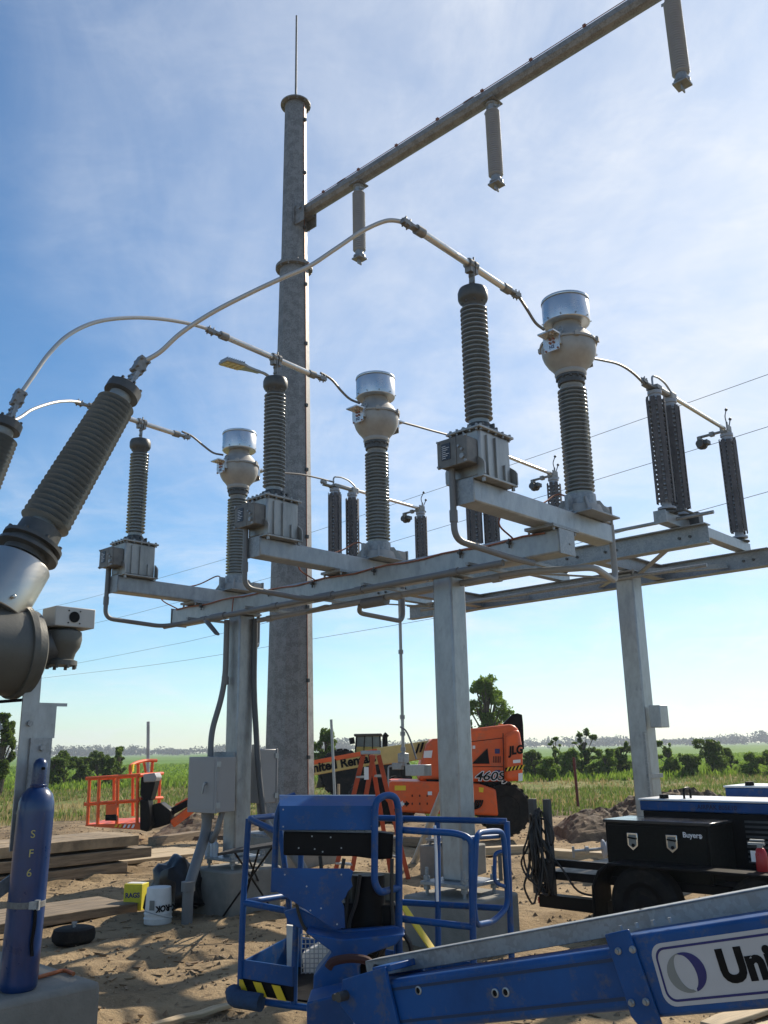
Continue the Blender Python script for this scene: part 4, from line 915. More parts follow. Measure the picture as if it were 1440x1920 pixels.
# gate loop at right end
rail(bk, 'gate_loop', [at(888, 1690, 5.5), at(893, 1562, 5.5), at(925, 1558, 5.75), at(944, 1560, 5.9), at(953, 1700, 5.95), at(925, 1728, 5.8), at(892, 1735, 5.52), at(888, 1690, 5.5)], r=.018, rad=.08)
rail(bk, 'gate_bar', [at(870, 1572, 5.5), at(935, 1568, 5.9)], r=.014)
rail(bk, 'grab_handle', [at(940, 1596, 5.88), at(928, 1600, 5.86), at(927, 1655, 5.86), at(946, 1662, 5.9)], r=.012, rad=.05)
b = B(); b.box(at(938, 1625, 5.9), (.02, .05, .16)); b.build('gate_latch', darkcast, lift, local=False)
b = B(); b.tube([at(815, 1548, 5.6), at(818, 1600, 5.6), at(820, 1690, 5.6)], .009, 6); b.build('cable_tie', white, lift, local=False)
# console hoop and hood
rail(bk, 'console_hoop', [at(513, 1672, 5.75), at(519, 1530, 5.75), at(530, 1500, 5.75), at(552, 1491, 5.8)], r=.02, rad=.09)
rail(bk, 'console_hoop', [at(748, 1812, 5.55), at(748, 1520, 5.55), at(742, 1494, 5.52), at(725, 1490, 5.48), at(706, 1500, 5.42), at(703, 1520, 5.42), at(702, 1655, 5.42), at(712, 1674, 5.42), at(748, 1664, 5.55)], r=.021, rad=.07)
b = B(); pr_ = [(0, 1556, 5.45), (0, 1511, 5.47), (0, 1492, 5.58), (0, 1490, 5.85), (0, 1493, 5.87), (0, 1498, 5.60), (0, 1514, 5.49), (0, 1557, 5.47)]
lv = [at(524, y, Y) for _, y, Y in pr_]; rv = [at(704, y, Y) for _, y, Y in pr_]; n = len(pr_)
b.add(lv+rv, [tuple(range(n)), tuple(range(n, 2*n))[::-1]] + [(i, n+i, n+(i+1) % n, (i+1) % n) for i in range(n)]); b.build('console_hood', bluep, lift, local=False, sharp=25)
b = B(); plate_px(b, [(531, 1559), (708, 1562), (708, 1612), (664, 1606), (531, 1604)], 5.5, .22); b.build('control_box', blackm, lift, local=False, bevel=.01)
b = B()
for k in range(9): b.cyl(at(548+k*17, 1561, 5.60), at(548+k*17, 1556, 5.60), .008, n=6)
b.build('toggle_switch', galv, lift, local=False, kind='stuff')
b = B(); plate_px(b, [(708, 1560), (738, 1564), (736, 1610), (708, 1612)], 5.6, .12); b.build('relay_box', blackm, lift, local=False, bevel=.008)
b = B(); plate_px(b, [(510, 1632), (512, 1628), (655, 1629), (662, 1634), (658, 1650), (661, 1662), (652, 1672), (648, 1682), (640, 1690), (645, 1700), (647, 1740), (624, 1742), (565, 1700), (527, 1676), (510, 1668)], 5.3, .012); b.build('splash_plate', bluep, lift, local=False)
b = B(); plate_px(b, [(532, 1710), (560, 1702), (640, 1745), (740, 1738), (760, 1745), (740, 1770), (640, 1762), (570, 1745), (540, 1730)], 5.38, .05); b.build('support_bracket', bluep, lift, local=False, bevel=.006)
b = B(); plate_px(b, [(556, 1690), (742, 1698), (738, 1752), (600, 1748)], 5.56, .18); b.build('dark_backing', blackm, lift, local=False, bevel=.01)  # black plate filling the dark area between splash plate and mount
b = B(); plate_px(b, [(655, 1634), (745, 1638), (742, 1700), (700, 1705), (650, 1700)], 5.75, .02); b.build('back_panel', mat('stained_panel', (.20, .19, .15), .6, .2, var=.35, scale=6), lift, local=False)
b = B()
for (x0, x1, y0, y1) in ((565, 622, 1752, 1826), (682, 718, 1762, 1806)):
    for x in np.arange(x0, x1+1, 8): b.cyl(at(x, y0, 5.95), at(x, y1, 5.95), .0035, n=5)
    for y in np.arange(y0, y1+1, 9): b.cyl(at(x0, y, 5.953), at(x1, y, 5.953), .0035, n=5)
b.build('mesh_guard', galv_new, lift, local=False, kind='stuff')
for x, y, Y in ((531, 1550, 5.44), (531, 1518, 5.46), (697, 1549, 5.44), (698, 1519, 5.46), (575, 1662, 5.297), (602, 1703, 5.297), (582, 1707, 5.297), (632, 1733, 5.297), (534, 1640, 5.297), (640, 1640, 5.297), (560, 1590, 5.495), (590, 1592, 5.495), (605, 1597, 5.495), (640, 1590, 5.495), (585, 1568, 5.495), (620, 1570, 5.495)):
    B().cyl(at(x, y, Y), at(x, y, Y-.006), .005, n=6).build('rivet', galv_new, lift, local=False)
B().tube(smooth_path([at(x, y, 5.35) for x, y in ((560, 1640), (556, 1690), (566, 1730), (580, 1752))], 5), .009, 6).build('hose', hose, lift, local=False)
B().tube(smooth_path([at(x, y, 4.7) for x, y in ((700, 1812), (720, 1818), (760, 1812), (820, 1802))], 5), .013, 8).build('power_cable', hose, lift, local=False)
# things carried in the basket
o = B(); plate_px(o, [(537, 1735), (552, 1737), (549, 1825), (538, 1822)], 6.2, .04); o = o.build('paper_roll', mat('off_white', (.6, .6, .58), .8)); tag(o, 'white upright roll standing at left inside blue basket', 'roll')
o = B(); plate_px(o, [(566, 1790), (615, 1762), (625, 1800), (610, 1840), (570, 1838)], 6.3, .15); o = o.build('white_carton', mat('off_white', (.6, .6, .58), .8), bevel=.01); tag(o, 'white carton behind mesh inside blue basket', 'carton')
o = B(); o.beam(at(750, 1690, 6.9), at(812, 1782, 6.5), .05, .012); o = o.build('yellow_bar', yellow, bevel=.003); tag(o, 'yellow diagonal bar behind the blue basket', 'bar')

# ---- gas cylinder with strap
cb0 = atz(33, 1856, .45); cb0 = Vector((cb0.x, cb0.y, .45))
gc = thing('gas_cylinder', 'tall dark blue steel gas cylinder with SF6 lettering at left edge', 'gas cylinder', cb0)
gc.rotation_euler = (0, R(1.2), 0); gc.scale = (.89, .89, .89); gc.matrix_world = Matrix.LocRotScale(cb0, gc.rotation_euler, gc.scale)
b = B(); b.lathe([(.10, .0), (.117, .02), (.119, .05), (.119, 1.10), (.115, 1.16), (.10, 1.21), (.07, 1.245), (.055, 1.255)], n=40); b.build('body', bluec, gc)
b = B(); b.lathe([(.052, 1.256), (.055, 1.27), (.048, 1.275), (.048, 1.38), (.046, 1.41), (.034, 1.435), (.012, 1.448)], n=28); cap_ = b.build('valve_cap', bluec, gc)
b = B(); b.cyl((.028, -.030, 1.38), (.045, -.048, 1.38), .010, n=12); b.build('vent_hole', blackm, cap_)
yl = mat('faded_yellow_print', (.42, .38, .12), .6)
for s_, z in (('S', .96), ('F', .84), ('6', .72)):
    a = R(-70); rr = .1195
    text('lettering', s_, .07, yl, gc, gc.matrix_world @ frame_m((rr*math.cos(a), rr*math.sin(a), z), (-math.sin(a), math.cos(a), 0), (0, 0, 1)), ext=.0006)
b = B(); b.lathe([(.1195, .50), (.1215, .502), (.1215, .538), (.1195, .54)], n=40, cap=False); sp_ = b.build('strap', mat('grey_webbing', (.16, .16, .155), .9, 0, var=.2, scale=80), gc)
b = B(); b.box((.085, -.098, .522), (.05, .03, .045), ); b.box((.105, -.085, .522), (.03, .03, .06)); b.build('buckle', galv, sp_)
b = B(); b.tube(smooth_path([(.10, -.095, .50), (.105, -.10, .40), (.098, -.10, .30), (.11, -.10, .22)]), .012, 4); b.build('strap_tail', blackm, sp_)

# ---- trailer with toolbox, welder and cables
TRm = Matrix.Translation(yd(0, 0, 0)) @ Matrix.Rotation(YROT, 4, 'Z')
tb0 = touv(atz(1150, 1640, .53)); tu, tv = tb0.x, tb0.y
tr = ything('utility_trailer', 'black flatbed trailer with fender and stake posts on the right', 'trailer', tu+.5, tv+.6, 0)
T0 = Matrix.Translation((-tu-.5, -tv-.6, 0))
b = B(T0); b.bx((tu-.75, tv-.05, .44), (tu+2.4, tv+1.6, .52)); b.build('deck', blackm, tr, bevel=.006)
b = B(T0); b.bx((tu-.85, tv-.02, .56), (tu+2.4, tv+.04, .63)); b.build('side_rail', blackm, tr, bevel=.004)
for x in (-.80, -.12): b = B(T0); b.bx((tu+x, tv-.02, .25), (tu+x+.06, tv+.04, .56)); b.build('rail_upright', blackm, tr)
for x in (-.10, 1.0):
    w0 = Vector((tu+x+.55, tv-.20, .33))
    b = B(T0); b.lathe([(.10, -.09), (.30, -.10), (.335, -.07), (.34, 0), (.335, .07), (.30, .10), (.10, .09)], Matrix.Translation(w0) @ Matrix.Rotation(R(90), 4, 'X'), 36); wh = b.build('wheel', rubber, tr)
    b = B(T0); b.lathe([(.19, .10), (.20, .112), (.19, .106), (.12, .08), (.06, .10), (.01, .10)], Matrix.Translation(w0) @ Matrix.Rotation(R(90), 4, 'X'), 24, False); b.build('rim', blackm, wh)
fp = []
for x, z in ((-.06, .12), (-.05, .46), (.02, .60), (.14, .68), (2.1, .68), (2.1, .655), (.15, .655), (.045, .58), (-.02, .45), (-.03, .12)): fp.append((tu+x, z))
b = B(T0); b.prism(fp, -(tv-.05), -(tv-.34), Matrix.Rotation(R(90), 4, 'X')); b.build('fender', blackm, tr, bevel=.006)
for x in (-.88, -.70):
    b = B(T0); b.bx((tu+x, tv-.10, .30), (tu+x+.07, tv-.04, 1.22)); b.build('stake_post', mat('dark_steel', (.05, .052, .055), .55, .2), tr, bevel=.003)
b = B(T0); b.bx((tu-.80, tv-.12, .18), (tu-.02, tv+.0, .30)); b.build('rear_bumper', blackm, tr)
b = B(T0); b.box((tu-.81, tv-.06, .24), (.02, .1, .06)); b.build('tail_lamp', mat('red_lamp', (.35, .01, .01), .3), tr)
# cable coil hung on the stake posts
t = ything('cable_coil', 'tangle of black welding cables hanging on trailer stake posts', 'cable', tu-.76, tv-.13, .98)
r_ = random.Random(4)
for k in range(15):
    w_ = r_.uniform(.04, .17); hh = r_.uniform(.22, .42); cx = r_.uniform(-.09, .09); top = r_.uniform(.0, .14); yo = r_.uniform(-.07, .03)
    pts = []
    for a in np.linspace(0, 2*math.pi, 15)[:-1]:
        pts.append((cx*(1-.5*math.cos(a))+w_*(.55-.45*math.cos(a))*math.sin(a)*(1+.35*math.sin(3*a+k)), yo+.04*math.sin(2*a+k), top-hh+hh*math.cos(a)+.03*math.sin(4*a+k*2)))
    pts.append(pts[0]); B().tube(smooth_path(pts, 3), .011, 6).build('cable_loop', hose, t)
B().tube(smooth_path([(.05, 0, -.2), (.25, .02, -.42), (.40, .05, -.62), (.62, .1, -.66)], 5), .011, 6).build('cable_tail', hose, t)
B().tube(smooth_path([(.02, 0, .06), (.14, 0, .02), (.19, 0, -.12), (.15, 0, -.2), (.06, 0, -.16)], 5), .011, 6).build('cable_loop', hose, t)
# toolbox
tx = ything('toolbox', 'black steel truck toolbox with two silver latches on the trailer', 'toolbox', tu+.5, tv+.22, .485)
b = B(); b.bx((-.53, -.25, 0), (.53, .27, .53)); b.build('body', mat('black_powder_coat', (.006, .007, .0065), .45, 0, var=.3, scale=30, bump=.02, spec=.13), tx, bevel=.008)
b = B(); b.bx((-.545, -.265, .531), (.545, .28, .56)); b.build('lid', mat('glossy_black_lid', (.05, .055, .06), .16, .6, var=.1), tx, bevel=.006)
b = B(); b.bx((-.50, -.262, .03), (.50, -.251, .51)); dr = b.build('door', MATS['black_powder_coat'], tx, bevel=.004)
for x in (-.235, .165):
    b = B(Matrix.Translation((x, -.2625, .37)) @ Matrix.Rotation(R(90), 4, 'X')); b.prism([(-.055, .075), (.055, .075), (.055, -.04), (.0, -.085), (-.055, -.04)], 0, .010); la = b.build('latch', mat('chrome', (.72, .72, .70), .18, 1., var=.04), dr, bevel=.003)
    b = B(Matrix.Translation((x, -.2728, .38)) @ Matrix.Rotation(R(90), 4, 'X')); b.prism([(-.038, .05), (.038, .05), (.038, -.045), (.0, -.07), (-.038, -.045)], 0, .002); b.build('latch_recess', MATS['grey_decal'], la)
    b = B(); b.beam((x-.04, -.282, .405), (x+.04, -.282, .395), .014, .014); b.cyl((x+.008, -.275, .335), (x+.008, -.284, .335), .016, n=10); b.build('latch_handle', blackm, la)
text('lettering', 'Buyers', .065, white, dr, tx.matrix_world @ frame_m((.365, -.2632, .45), (1, 0, 0), (0, 0, 1)), ext=.0004, bold=.0015)
b = B(Matrix.Translation((.445, -.2632, .443)) @ Matrix.Rotation(R(90), 4, 'X')); b.prism(ell(0, 0, .018, .02, -120, 120)+ell(.004, 0, .008, .009, 110, -110), 0, .001); b.build('logo', white, dr)
# welder generators behind the toolbox
def welder(label, u, v, z, L_, D_, Hh, txt):
    t = ything('engine_welder', label, 'welder', u, v, z, 'engine driven welders on the trailer')
    b = B(); b.bx((0, 0, 0), (L_, D_, Hh-.10)); b.build('lower_body', blackm, t, bevel=.01)
    b = B(); b.bx((-.02, -.02, Hh-.099), (L_, D_+.02, Hh)); b.build('blue_band', bluep, t, bevel=.012)
    b = B(); b.bx((-.03, -.03, Hh+.001), (L_+.01, D_+.03, Hh+.02)); b.build('top_cover', mat('pale_metal_cover', (.70, .72, .74), .35, 0, var=.06), t, bevel=.006)
    for k in range(9): b = B(); b.bx((L_-.45+.001, -.012, .12+k*.045), (L_-.1, -.001, .14+k*.045)); b.build('louver', darkcast, t)
    b = B(); b.tube(fillet([(.42, .1, Hh+.02), (.42, .1, Hh+.12), (.42, .25, Hh+.12), (.42, .25, Hh+.02)], .05), .012, 8); b.build('lifting_bail', blackm, t)
    b = B(); b.cyl((.22, .06, Hh-.02), (.22, .06, Hh+.06), .05, .045, n=14); b.build('fuel_cap', blackm, t)
    b = B(); b.tube(fillet([(L_-.12, .15, Hh), (L_-.12, .15, Hh+.17), (L_+.10, .12, Hh+.19)], .09), .035, 12); b.build('exhaust_pipe', galv_new, t)
    if txt: text('lettering', txt, .06, mat('dark_navy_print', (.004, .006, .03), .5), t, t.matrix_world @ frame_m((.80, -.0215, Hh-.05), (1, 0, 0), (0, 0, 1)), ext=.0004, bold=.001)
    return t
welder('blue engine welder with pale top just behind the toolbox', tu+.05, tv+.62, .53, 1.5, .62, .66, 'AIRPAK 805E10')
welder('second blue engine welder farther back at right edge', tu+.62, tv+1.45, .53, 1.5, .6, .76, '')
t = ything('fire_extinguisher', 'small red fire extinguisher with hanging tag at right edge', 'extinguisher', tu+1.50, tv-.1, .60)
b = B(); b.lathe([(.045, 0), (.05, .01), (.05, .22), (.035, .26), (.02, .27)], n=20); b.build('bottle', mat('red_paint', (.45, .01, .012), .35), t)
b = B(); b.box((-.03, 0, .30), (.14, .03, .02)); b.box((-.02, 0, .33), (.12, .025, .012)); b.box((0, 0, .285), (.04, .04, .03)); b.build('valve_handle', galv_new, t)
b = B(); b.box((-.055, -.03, .2), (.045, .002, .09)); b.build('inspection_tag', white, t)

# ================================================================== MIDDLE GROUND
def gp(x, y):                                  # ground point under a pixel
    p = atz(x, y, 0.); return Vector((p.x, p.y, ground_z(p.x, p.y)))
# ---- step ladder
lf = gp(655, 1640); rf = gp(762, 1648); 
ld = thing('step_ladder', 'orange fibreglass step ladder standing open behind the blue console', 'ladder', (lf+rf)/2)
ladm = mat('orange_fibreglass', (.42, .075, .035), .5, 0, var=.12, scale=8)
Yl = 12.4
tops = [at(678, 1413, Yl), at(697, 1412, Yl-.1), at(712, 1411, Yl+.05)]
def lrail(a, c): return B().beam(a, c, .062, .03, up=(0, 1, 0)).build('side_rail', ladm, ld, local=False, bevel=.004)
FA, FB = gp(652, 1660), gp(600, 1642)
RA, RB = gp(766, 1652), gp(733, 1640)
lrail(at(681, 1416, Yl-.15), FA+Vector((-.22, .2, 0))); lrail(at(700, 1416, Yl-.25), FA+Vector((.02, 0, 0)))
lrail(at(696, 1416, Yl+.1), RB); lrail(at(710, 1416, Yl), RA)
B().box(at(695, 1411, Yl-.1), (.27, .22, .05)).build('top_cap', galv_new, ld, local=False, bevel=.01)
for k in range(1, 6):
    f = k/6; a = at(681, 1416, Yl-.15).lerp(FA+Vector((-.22, .2, 0)), f); c = at(700, 1416, Yl-.25).lerp(FA+Vector((.02, 0, 0)), f); B().beam(a, c, .08, .025).build('step', galv_new, ld, local=False)
    a = at(696, 1416, Yl+.1).lerp(RB, f); c = at(710, 1416, Yl).lerp(RA, f); B().beam(a, c, .03, .03).build('rear_brace', galv_new, ld, local=False)
b = B(); p = at(687, 1450, Yl-.3); b.box(p, (.06, .012, .16)); b.build('warning_label', white, ld, local=False)

# ---- orange boom lift
YO = 18.2
ol = thing('orange_boom_lift', 'large orange self propelled boom lift with cream boom and far basket', 'boom lift', Vector((1.2, 18.8, 0)))
def opl(name, pts, Y, th, m=orange, bev=.03, parent=None):
    b = B(); plate_px(b, pts, Y, th); o = b.build(name, m, None, bevel=bev)
    par = parent or ol; root = ol; o.data.transform(root.matrix_world.inverted()); o.parent = par; return o
hood = opl('engine_hood', [(840, 1379), (885, 1366), (960, 1357), (972, 1365), (979, 1400), (980, 1464), (880, 1467), (830, 1467)], YO-.1, 1.0, bev=.07)
cw = opl('counterweight', [(944, 1378), (974, 1366), (981, 1405), (981, 1464), (946, 1466)], YO-.22, 2.1, bev=.08)
opl('turntable_hood', [(800, 1395), (812, 1385), (845, 1383), (850, 1440), (845, 1462), (786, 1466), (788, 1440)], YO+.1, 1.9, bev=.06)
opl('hood_window', [(885, 1432), (914, 1403), (918, 1432)], YO-.13, .03, blackm, 0, hood)
opl('hazard_strip', [(947, 1440), (980, 1434), (980, 1442), (947, 1447)], YO-.235, .01, blackm, 0, cw)
for k in range(5): opl('hazard_dash', [(949+k*7, 1446-k), (952+k*7, 1446-k), (956+k*7, 1438-k), (953+k*7, 1438-k)], YO-.245, .008, yellow, 0, cw)
opl('rear_bracket', [(935, 1365), (960, 1340), (970, 1337), (979, 1340), (981, 1358), (983, 1405), (976, 1405), (972, 1366)], YO+.9, .12, blackm, .01)
B().cyl(at(939, 1365, YO+.2), at(939, 1357, YO+.2), .05, n=12).build('beacon', mat('amber_beacon', (.75, .22, .01), .3), ol, local=False)
text('lettering', '460SJ', .235, white, hood, frame_m(at(921, 1456, YO-.125), Vector((1, 0, -.02)), Vector((0, 0, 1))), ext=.003, bold=.016, shear=.25, sx=1.25)
text('lettering', '460SJ', .235, blackm, hood, frame_m(at(921, 1456, YO-.135), Vector((1, 0, -.02)), Vector((0, 0, 1))), ext=.003, bold=.002, shear=.25, sx=1.25)
text('lettering', 'JLG', .22, blackm, cw, frame_m(at(967, 1407, YO-.245), Vector((1, 0, .1)), Vector((0, 0, 1))), ext=.003, bold=.01, shear=.2, sx=.85)
opl('data_sticker', [(972, 1450), (980, 1449), (980, 1464), (972, 1465)], YO-.24, .006, white, 0, cw)
opl('data_sticker', [(886, 1398), (891, 1398), (891, 1404), (886, 1404)], YO-.115, .006, white, 0, hood)
opl('data_sticker', [(928, 1404), (937, 1404), (937, 1413), (928, 1413)], YO-.115, .006, navy, 0, hood)
opl('rental_sticker', [(795, 1408), (811, 1407), (809, 1421), (794, 1421)], YO+.09, .006, white, 0)
ch = opl('chassis', [(722, 1470), (735, 1465), (815, 1466), (900, 1470), (930, 1480), (935, 1530), (890, 1528), (800, 1526), (745, 1522), (722, 1500)], YO-.2, 1.7, bev=.04)
opl('id_plate', [(740, 1473), (761, 1473), (761, 1482), (740, 1482)], YO-.215, .01, yellow, 0, ch)
opl('id_plate', [(898, 1476), (907, 1477), (906, 1486), (898, 1485)], YO-.215, .01, yellow, 0, ch)
opl('turntable_gap', [(798, 1461), (940, 1463), (934, 1474), (806, 1474)], YO+.05, 1.5, blackm, 0)  # black plate stands in for the dark gap between hood and chassis
opl('panel_seam', [(942.6, 1375), (944, 1375), (946, 1466), (944.6, 1466)], YO-.232, .03, blackm, 0, hood)
opl('panel_seam', [(884, 1390), (943, 1383), (943, 1384.2), (884, 1391.2)], YO-.108, .02, blackm, 0, hood)
opl('panel_seam', [(884, 1437), (943, 1437), (943, 1438.2), (884, 1438.2)], YO-.108, .02, blackm, 0, hood)
for k in range(5): opl('vent_slot', [(925+k*3, 1418), (926.4+k*3, 1418), (926.4+k*3, 1430), (925+k*3, 1430)], YO-.108, .02, blackm, 0, hood)
opl('data_sticker', [(928, 1444), (938, 1444), (938, 1449), (928, 1449)], YO-.115, .006, navy, 0, hood)
opl('data_sticker', [(962, 1425), (976, 1424), (976, 1430), (962, 1431)], YO-.24, .006, white, 0, cw)
for x in (772, 786, 800): 
    for y in (1490, 1505): opl('bolt_hole', [(x, y), (x+2, y), (x+2, y+4), (x, y+4)], YO-.212, .02, blackm, 0, ch)
opl('data_sticker', [(802, 1484), (810, 1484), (810, 1491), (802, 1491)], YO-.215, .01, white, 0, ch)
for k in range(4): B().tube(smooth_path([at(x, y, YO-.25) for x, y in ((905-k*4, 1500), (900-k*5, 1512+k*2), (886-k*4, 1516), (874, 1508+k*3))], 4), .018, 6).build('hydraulic_hose', blackm, ol, local=False)
arr = [(748, 1507), (755, 1501), (755, 1505), (758, 1505), (758, 1510), (755, 1510), (755, 1513)]
opl('direction_arrow', arr, YO-.215, .01, white, 0, ch); opl('direction_arrow', [(1516-x, y) for x, y in arr][::-1], YO-.215, .01, blackm, 0, ch)
def wheel(c, r, w_, par, tread=True, rimm=None, root=None):
    root = root or par
    b = B(); m = Matrix.Translation(c) @ Matrix.Rotation(R(90), 4, 'X') @ Matrix.Rotation(R(8), 4, 'Y')
    b.lathe([(r*.55, -w_/2), (r*.9, -w_/2), (r*.97, -w_*.42), (r*.97, w_*.42), (r*.9, w_/2), (r*.55, w_/2)], m, 36)
    for k in range(20):
        a = 2*math.pi*k/20
        for s_ in (-1, 1): b.box((r*.985, s_*w_*.24, 0), (r*.07, w_*.46, r*.12), m @ Matrix.Rotation(a+(.16 if s_ > 0 else 0), 4, 'Z') @ Matrix.Rotation(0, 4, 'X') @ Matrix(((1, 0, 0, 0), (0, 0, 1, 0), (0, 1, 0, 0), (0, 0, 0, 1))))
    wo = b.build('wheel', rubber, par, local=False)
    b = B(); b.lathe([(r*.52, w_*.5), (r*.54, w_*.52), (r*.5, w_*.45), (r*.3, w_*.3), (r*.14, w_*.42), (.01, w_*.42)], m, 24, False); o = b.build('rim', rimm or blackm, None); o.data.transform(par.matrix_world.inverted()); o.parent = wo
wheel(at(945, 1517, YO+.1), .50, .40, ol); wheel(at(700, 1500, YO+.5), .5, .4, ol); wheel(at(925, 1500, YO+1.9), .5, .4, ol); wheel(at(742, 1500, YO+2.0), .5, .4, ol)
b = B(); b.cyl(at(880, 1515, YO), at(935, 1515, YO), .05, n=10); b.cyl(at(890, 1520, YO-.05), at(915, 1514, YO-.05), .025, n=8); b.build('steering_link', galv_new, ol, local=False)
# telescopic boom
def obeam(name, a, c, w_, h, m): return B().beam(a, c, w_, h).build(name, m, ol, local=False, bevel=.02)
bA, bB_, bC = at(840, 1400, YO+.8), at(720, 1417, YO+.9), at(500, 1456, YO+1.3)
obeam('boom_base_section', bA+(bA-bB_)*.3, bB_+(bC-bB_)*.05, .28, .36, cream)
mid_ = obeam('boom_fly_section', bB_, bC+(bC-bB_)*.55, .22, .29, cream)
obeam('boom_top_decal', bB_+Vector((-.1, -.116, .11)), bC+Vector((0, -.116, .11)), .012, .09, orange)
dv_ = (bB_-bC).normalized()
text('lettering', 'United Rentals', .26, blackm, mid_, frame_m(at(637, 1432, YO+.92), dv_, Vector((0, 0, 1))), ext=.004, bold=.01)
opl('boom_stripe', [(778, 1413), (784, 1394), (788, 1394), (782, 1413)], YO+.62, .01, blackm, 0); opl('boom_stripe', [(786, 1411), (791, 1392), (796, 1392), (790, 1410)], YO+.62, .01, blackm, 0)
jA, jB = bC+(bC-bB_)*.5, at(300, 1541, 19.0)
obeam('jib_arm', at(395, 1490, 19.4), at(322, 1545, 19.1), .14, .16, orange); obeam('jib_arm', at(395, 1480, 19.5), at(308, 1530, 19.2), .12, .14, blackm)
obeam('jib_arm', at(330, 1515, 19.3), at(372, 1492, 19.4), .12, .15, orange)
opl('jib_knuckle', [(272, 1512), (300, 1505), (320, 1520), (318, 1545), (296, 1552), (274, 1556)], 19.0, .4, blackm)
# orange basket at the far left end of the jib
def bp_(x, y, Y=19.3): return at(x, y, Y)
q = lambda pts, r=.035: B().tube(pts, r, 8).build('guard_rail', orange, ol, local=False)
q([bp_(161, 1460, 18.9), bp_(262, 1453, 18.9), bp_(305, 1450, 20.2)]); q([bp_(158, 1508, 18.9), bp_(262, 1501, 18.9)]); q([bp_(165, 1460, 18.9), bp_(200, 1459, 20.4), bp_(300, 1452, 20.4)])
q([bp_(262, 1497, 18.9), bp_(304, 1496, 20.2)])
for x0, y0, x1, y1, Y in ((168, 1460, 164, 1547, 18.9), (186, 1459, 183, 1547, 18.9), (221, 1456, 219, 1545, 18.9), (258, 1453, 257, 1545, 18.9), (214, 1458, 213, 1530, 20.3), (249, 1456, 249, 1530, 20.3), (300, 1450, 298, 1512, 20.2), (286, 1427, 284, 1452, 20.0), (259, 1430, 259, 1453, 19.5)): q([bp_(x0, y0, Y), bp_(x1, y1, Y)])
q(fillet([bp_(245, 1452, 19), bp_(243, 1436, 19), bp_(255, 1430, 19.3), bp_(272, 1426, 19.8), bp_(294, 1426, 20)], .1)); q([bp_(270, 1430, 19.8), bp_(274, 1450, 19.8)], .03)
b = B(); plate_px(b, [(160, 1546), (262, 1543), (264, 1556), (232, 1554), (160, 1549)], 18.85, 1.6); b.build('platform', orange, ol, local=False)
for k in range(5): opl('hazard_dash', [(214+k*8, 1551+k*.4), (218+k*8, 1551+k*.4), (221+k*8, 1546), (217+k*8, 1546)], 18.82, .01, yellow if k < 2 else white, 0)
b = B(); plate_px(b, [(264, 1457), (290, 1451), (290, 1470), (282, 1500), (272, 1505), (262, 1490)], 18.8, .4); b.build('platform_console', blackm, ol, local=False, bevel=.02)
opl('console_lid', [(268, 1452), (290, 1449), (294, 1458), (290, 1466), (269, 1467)], 18.75, .45, MATS['grey_enclosure_paint'], .02)
opl('manual_box', [(198, 1509), (219, 1508), (219, 1530), (198, 1531)], 18.8, .1, orange, .01); opl('battery_box', [(197, 1528), (218, 1527), (218, 1539), (197, 1539)], 18.78, .12, blackm, .01)
opl('rotator_column', [(262, 1500), (278, 1498), (284, 1545), (276, 1560), (262, 1556)], 18.75, .35, blackm, .02)
opl('yellow_rest', [(246, 1434), (250, 1432), (248, 1447), (244, 1445)], 19.0, .1, yellow, 0)

# ---- wheel loader behind the boom
wl = thing('wheel_loader', 'dark yellow wheel loader with glazed cab parked behind the cream boom', 'loader', Vector((-1.0, 31, 0)))
YW = 30.5
def wp(name, pts, Y, th, m, bev=.04):
    b = B(); plate_px(b, pts, Y, th); return b.build(name, m, wl, local=False, bevel=bev)
lyel = mat('loader_yellow', (.42, .27, .05), .5, 0, var=.2, scale=2)
wp('cab_roof', [(663, 1376), (716, 1375), (718, 1380), (664, 1381)], YW-.05, 1.75, mat('dark_brown_roof', (.06, .045, .035), .5), .03)
for x0, x1 in ((667, 670), (683, 685), (697, 699), (711, 714)):
    wp('cab_pillar', [(x0, 1380), (x1, 1380), (x1-2 if x0 < 690 else x1+1, 1410), (x0-2 if x0 < 690 else x0+1, 1410)], YW, .08, blackm, 0); wp('cab_pillar', [(x0, 1380), (x1, 1380), (x1, 1410), (x0, 1410)], YW+1.6, .08, blackm, 0)
wp('cab_glass', [(668, 1381), (713, 1381), (714, 1400), (667, 1400)], YW+.04, .02, mat('tinted_glass', (.10, .13, .14), .1, 0, var=.3, scale=1.5), 0)
wp('cab_lower', [(666, 1400), (715, 1400), (716, 1428), (664, 1428)], YW, 1.6, lyel); wp('engine_hood', [(714, 1404), (745, 1406), (760, 1440), (752, 1462), (716, 1462)], YW-.1, 1.9, lyel)
wp('front_frame', [(606, 1440), (664, 1425), (680, 1460), (650, 1475), (606, 1470)], YW+.3, 1.4, mat('loader_brown', (.24, .16, .05), .6, 0, var=.3, scale=2))
B().tube(smooth_path([at(x, y, YW+.5) for x, y in ((722, 1405), (722, 1390), (722, 1381), (726, 1376))]), .09, 10).build('exhaust_stack', blackm, wl, local=False)
B().tube([at(659, 1383, YW), at(661, 1395, YW)], .09, 6).build('mirror', blackm, wl, local=False)
wheel(at(640, 1448, YW-.1), .75, .6, wl); wheel(at(728, 1452, YW-.1), .75, .6, wl)
wp('bucket', [(600, 1446), (612, 1442), (612, 1476), (592, 1478)], YW-.3, 2.6, mat('loader_dark', (.07, .05, .03), .6))

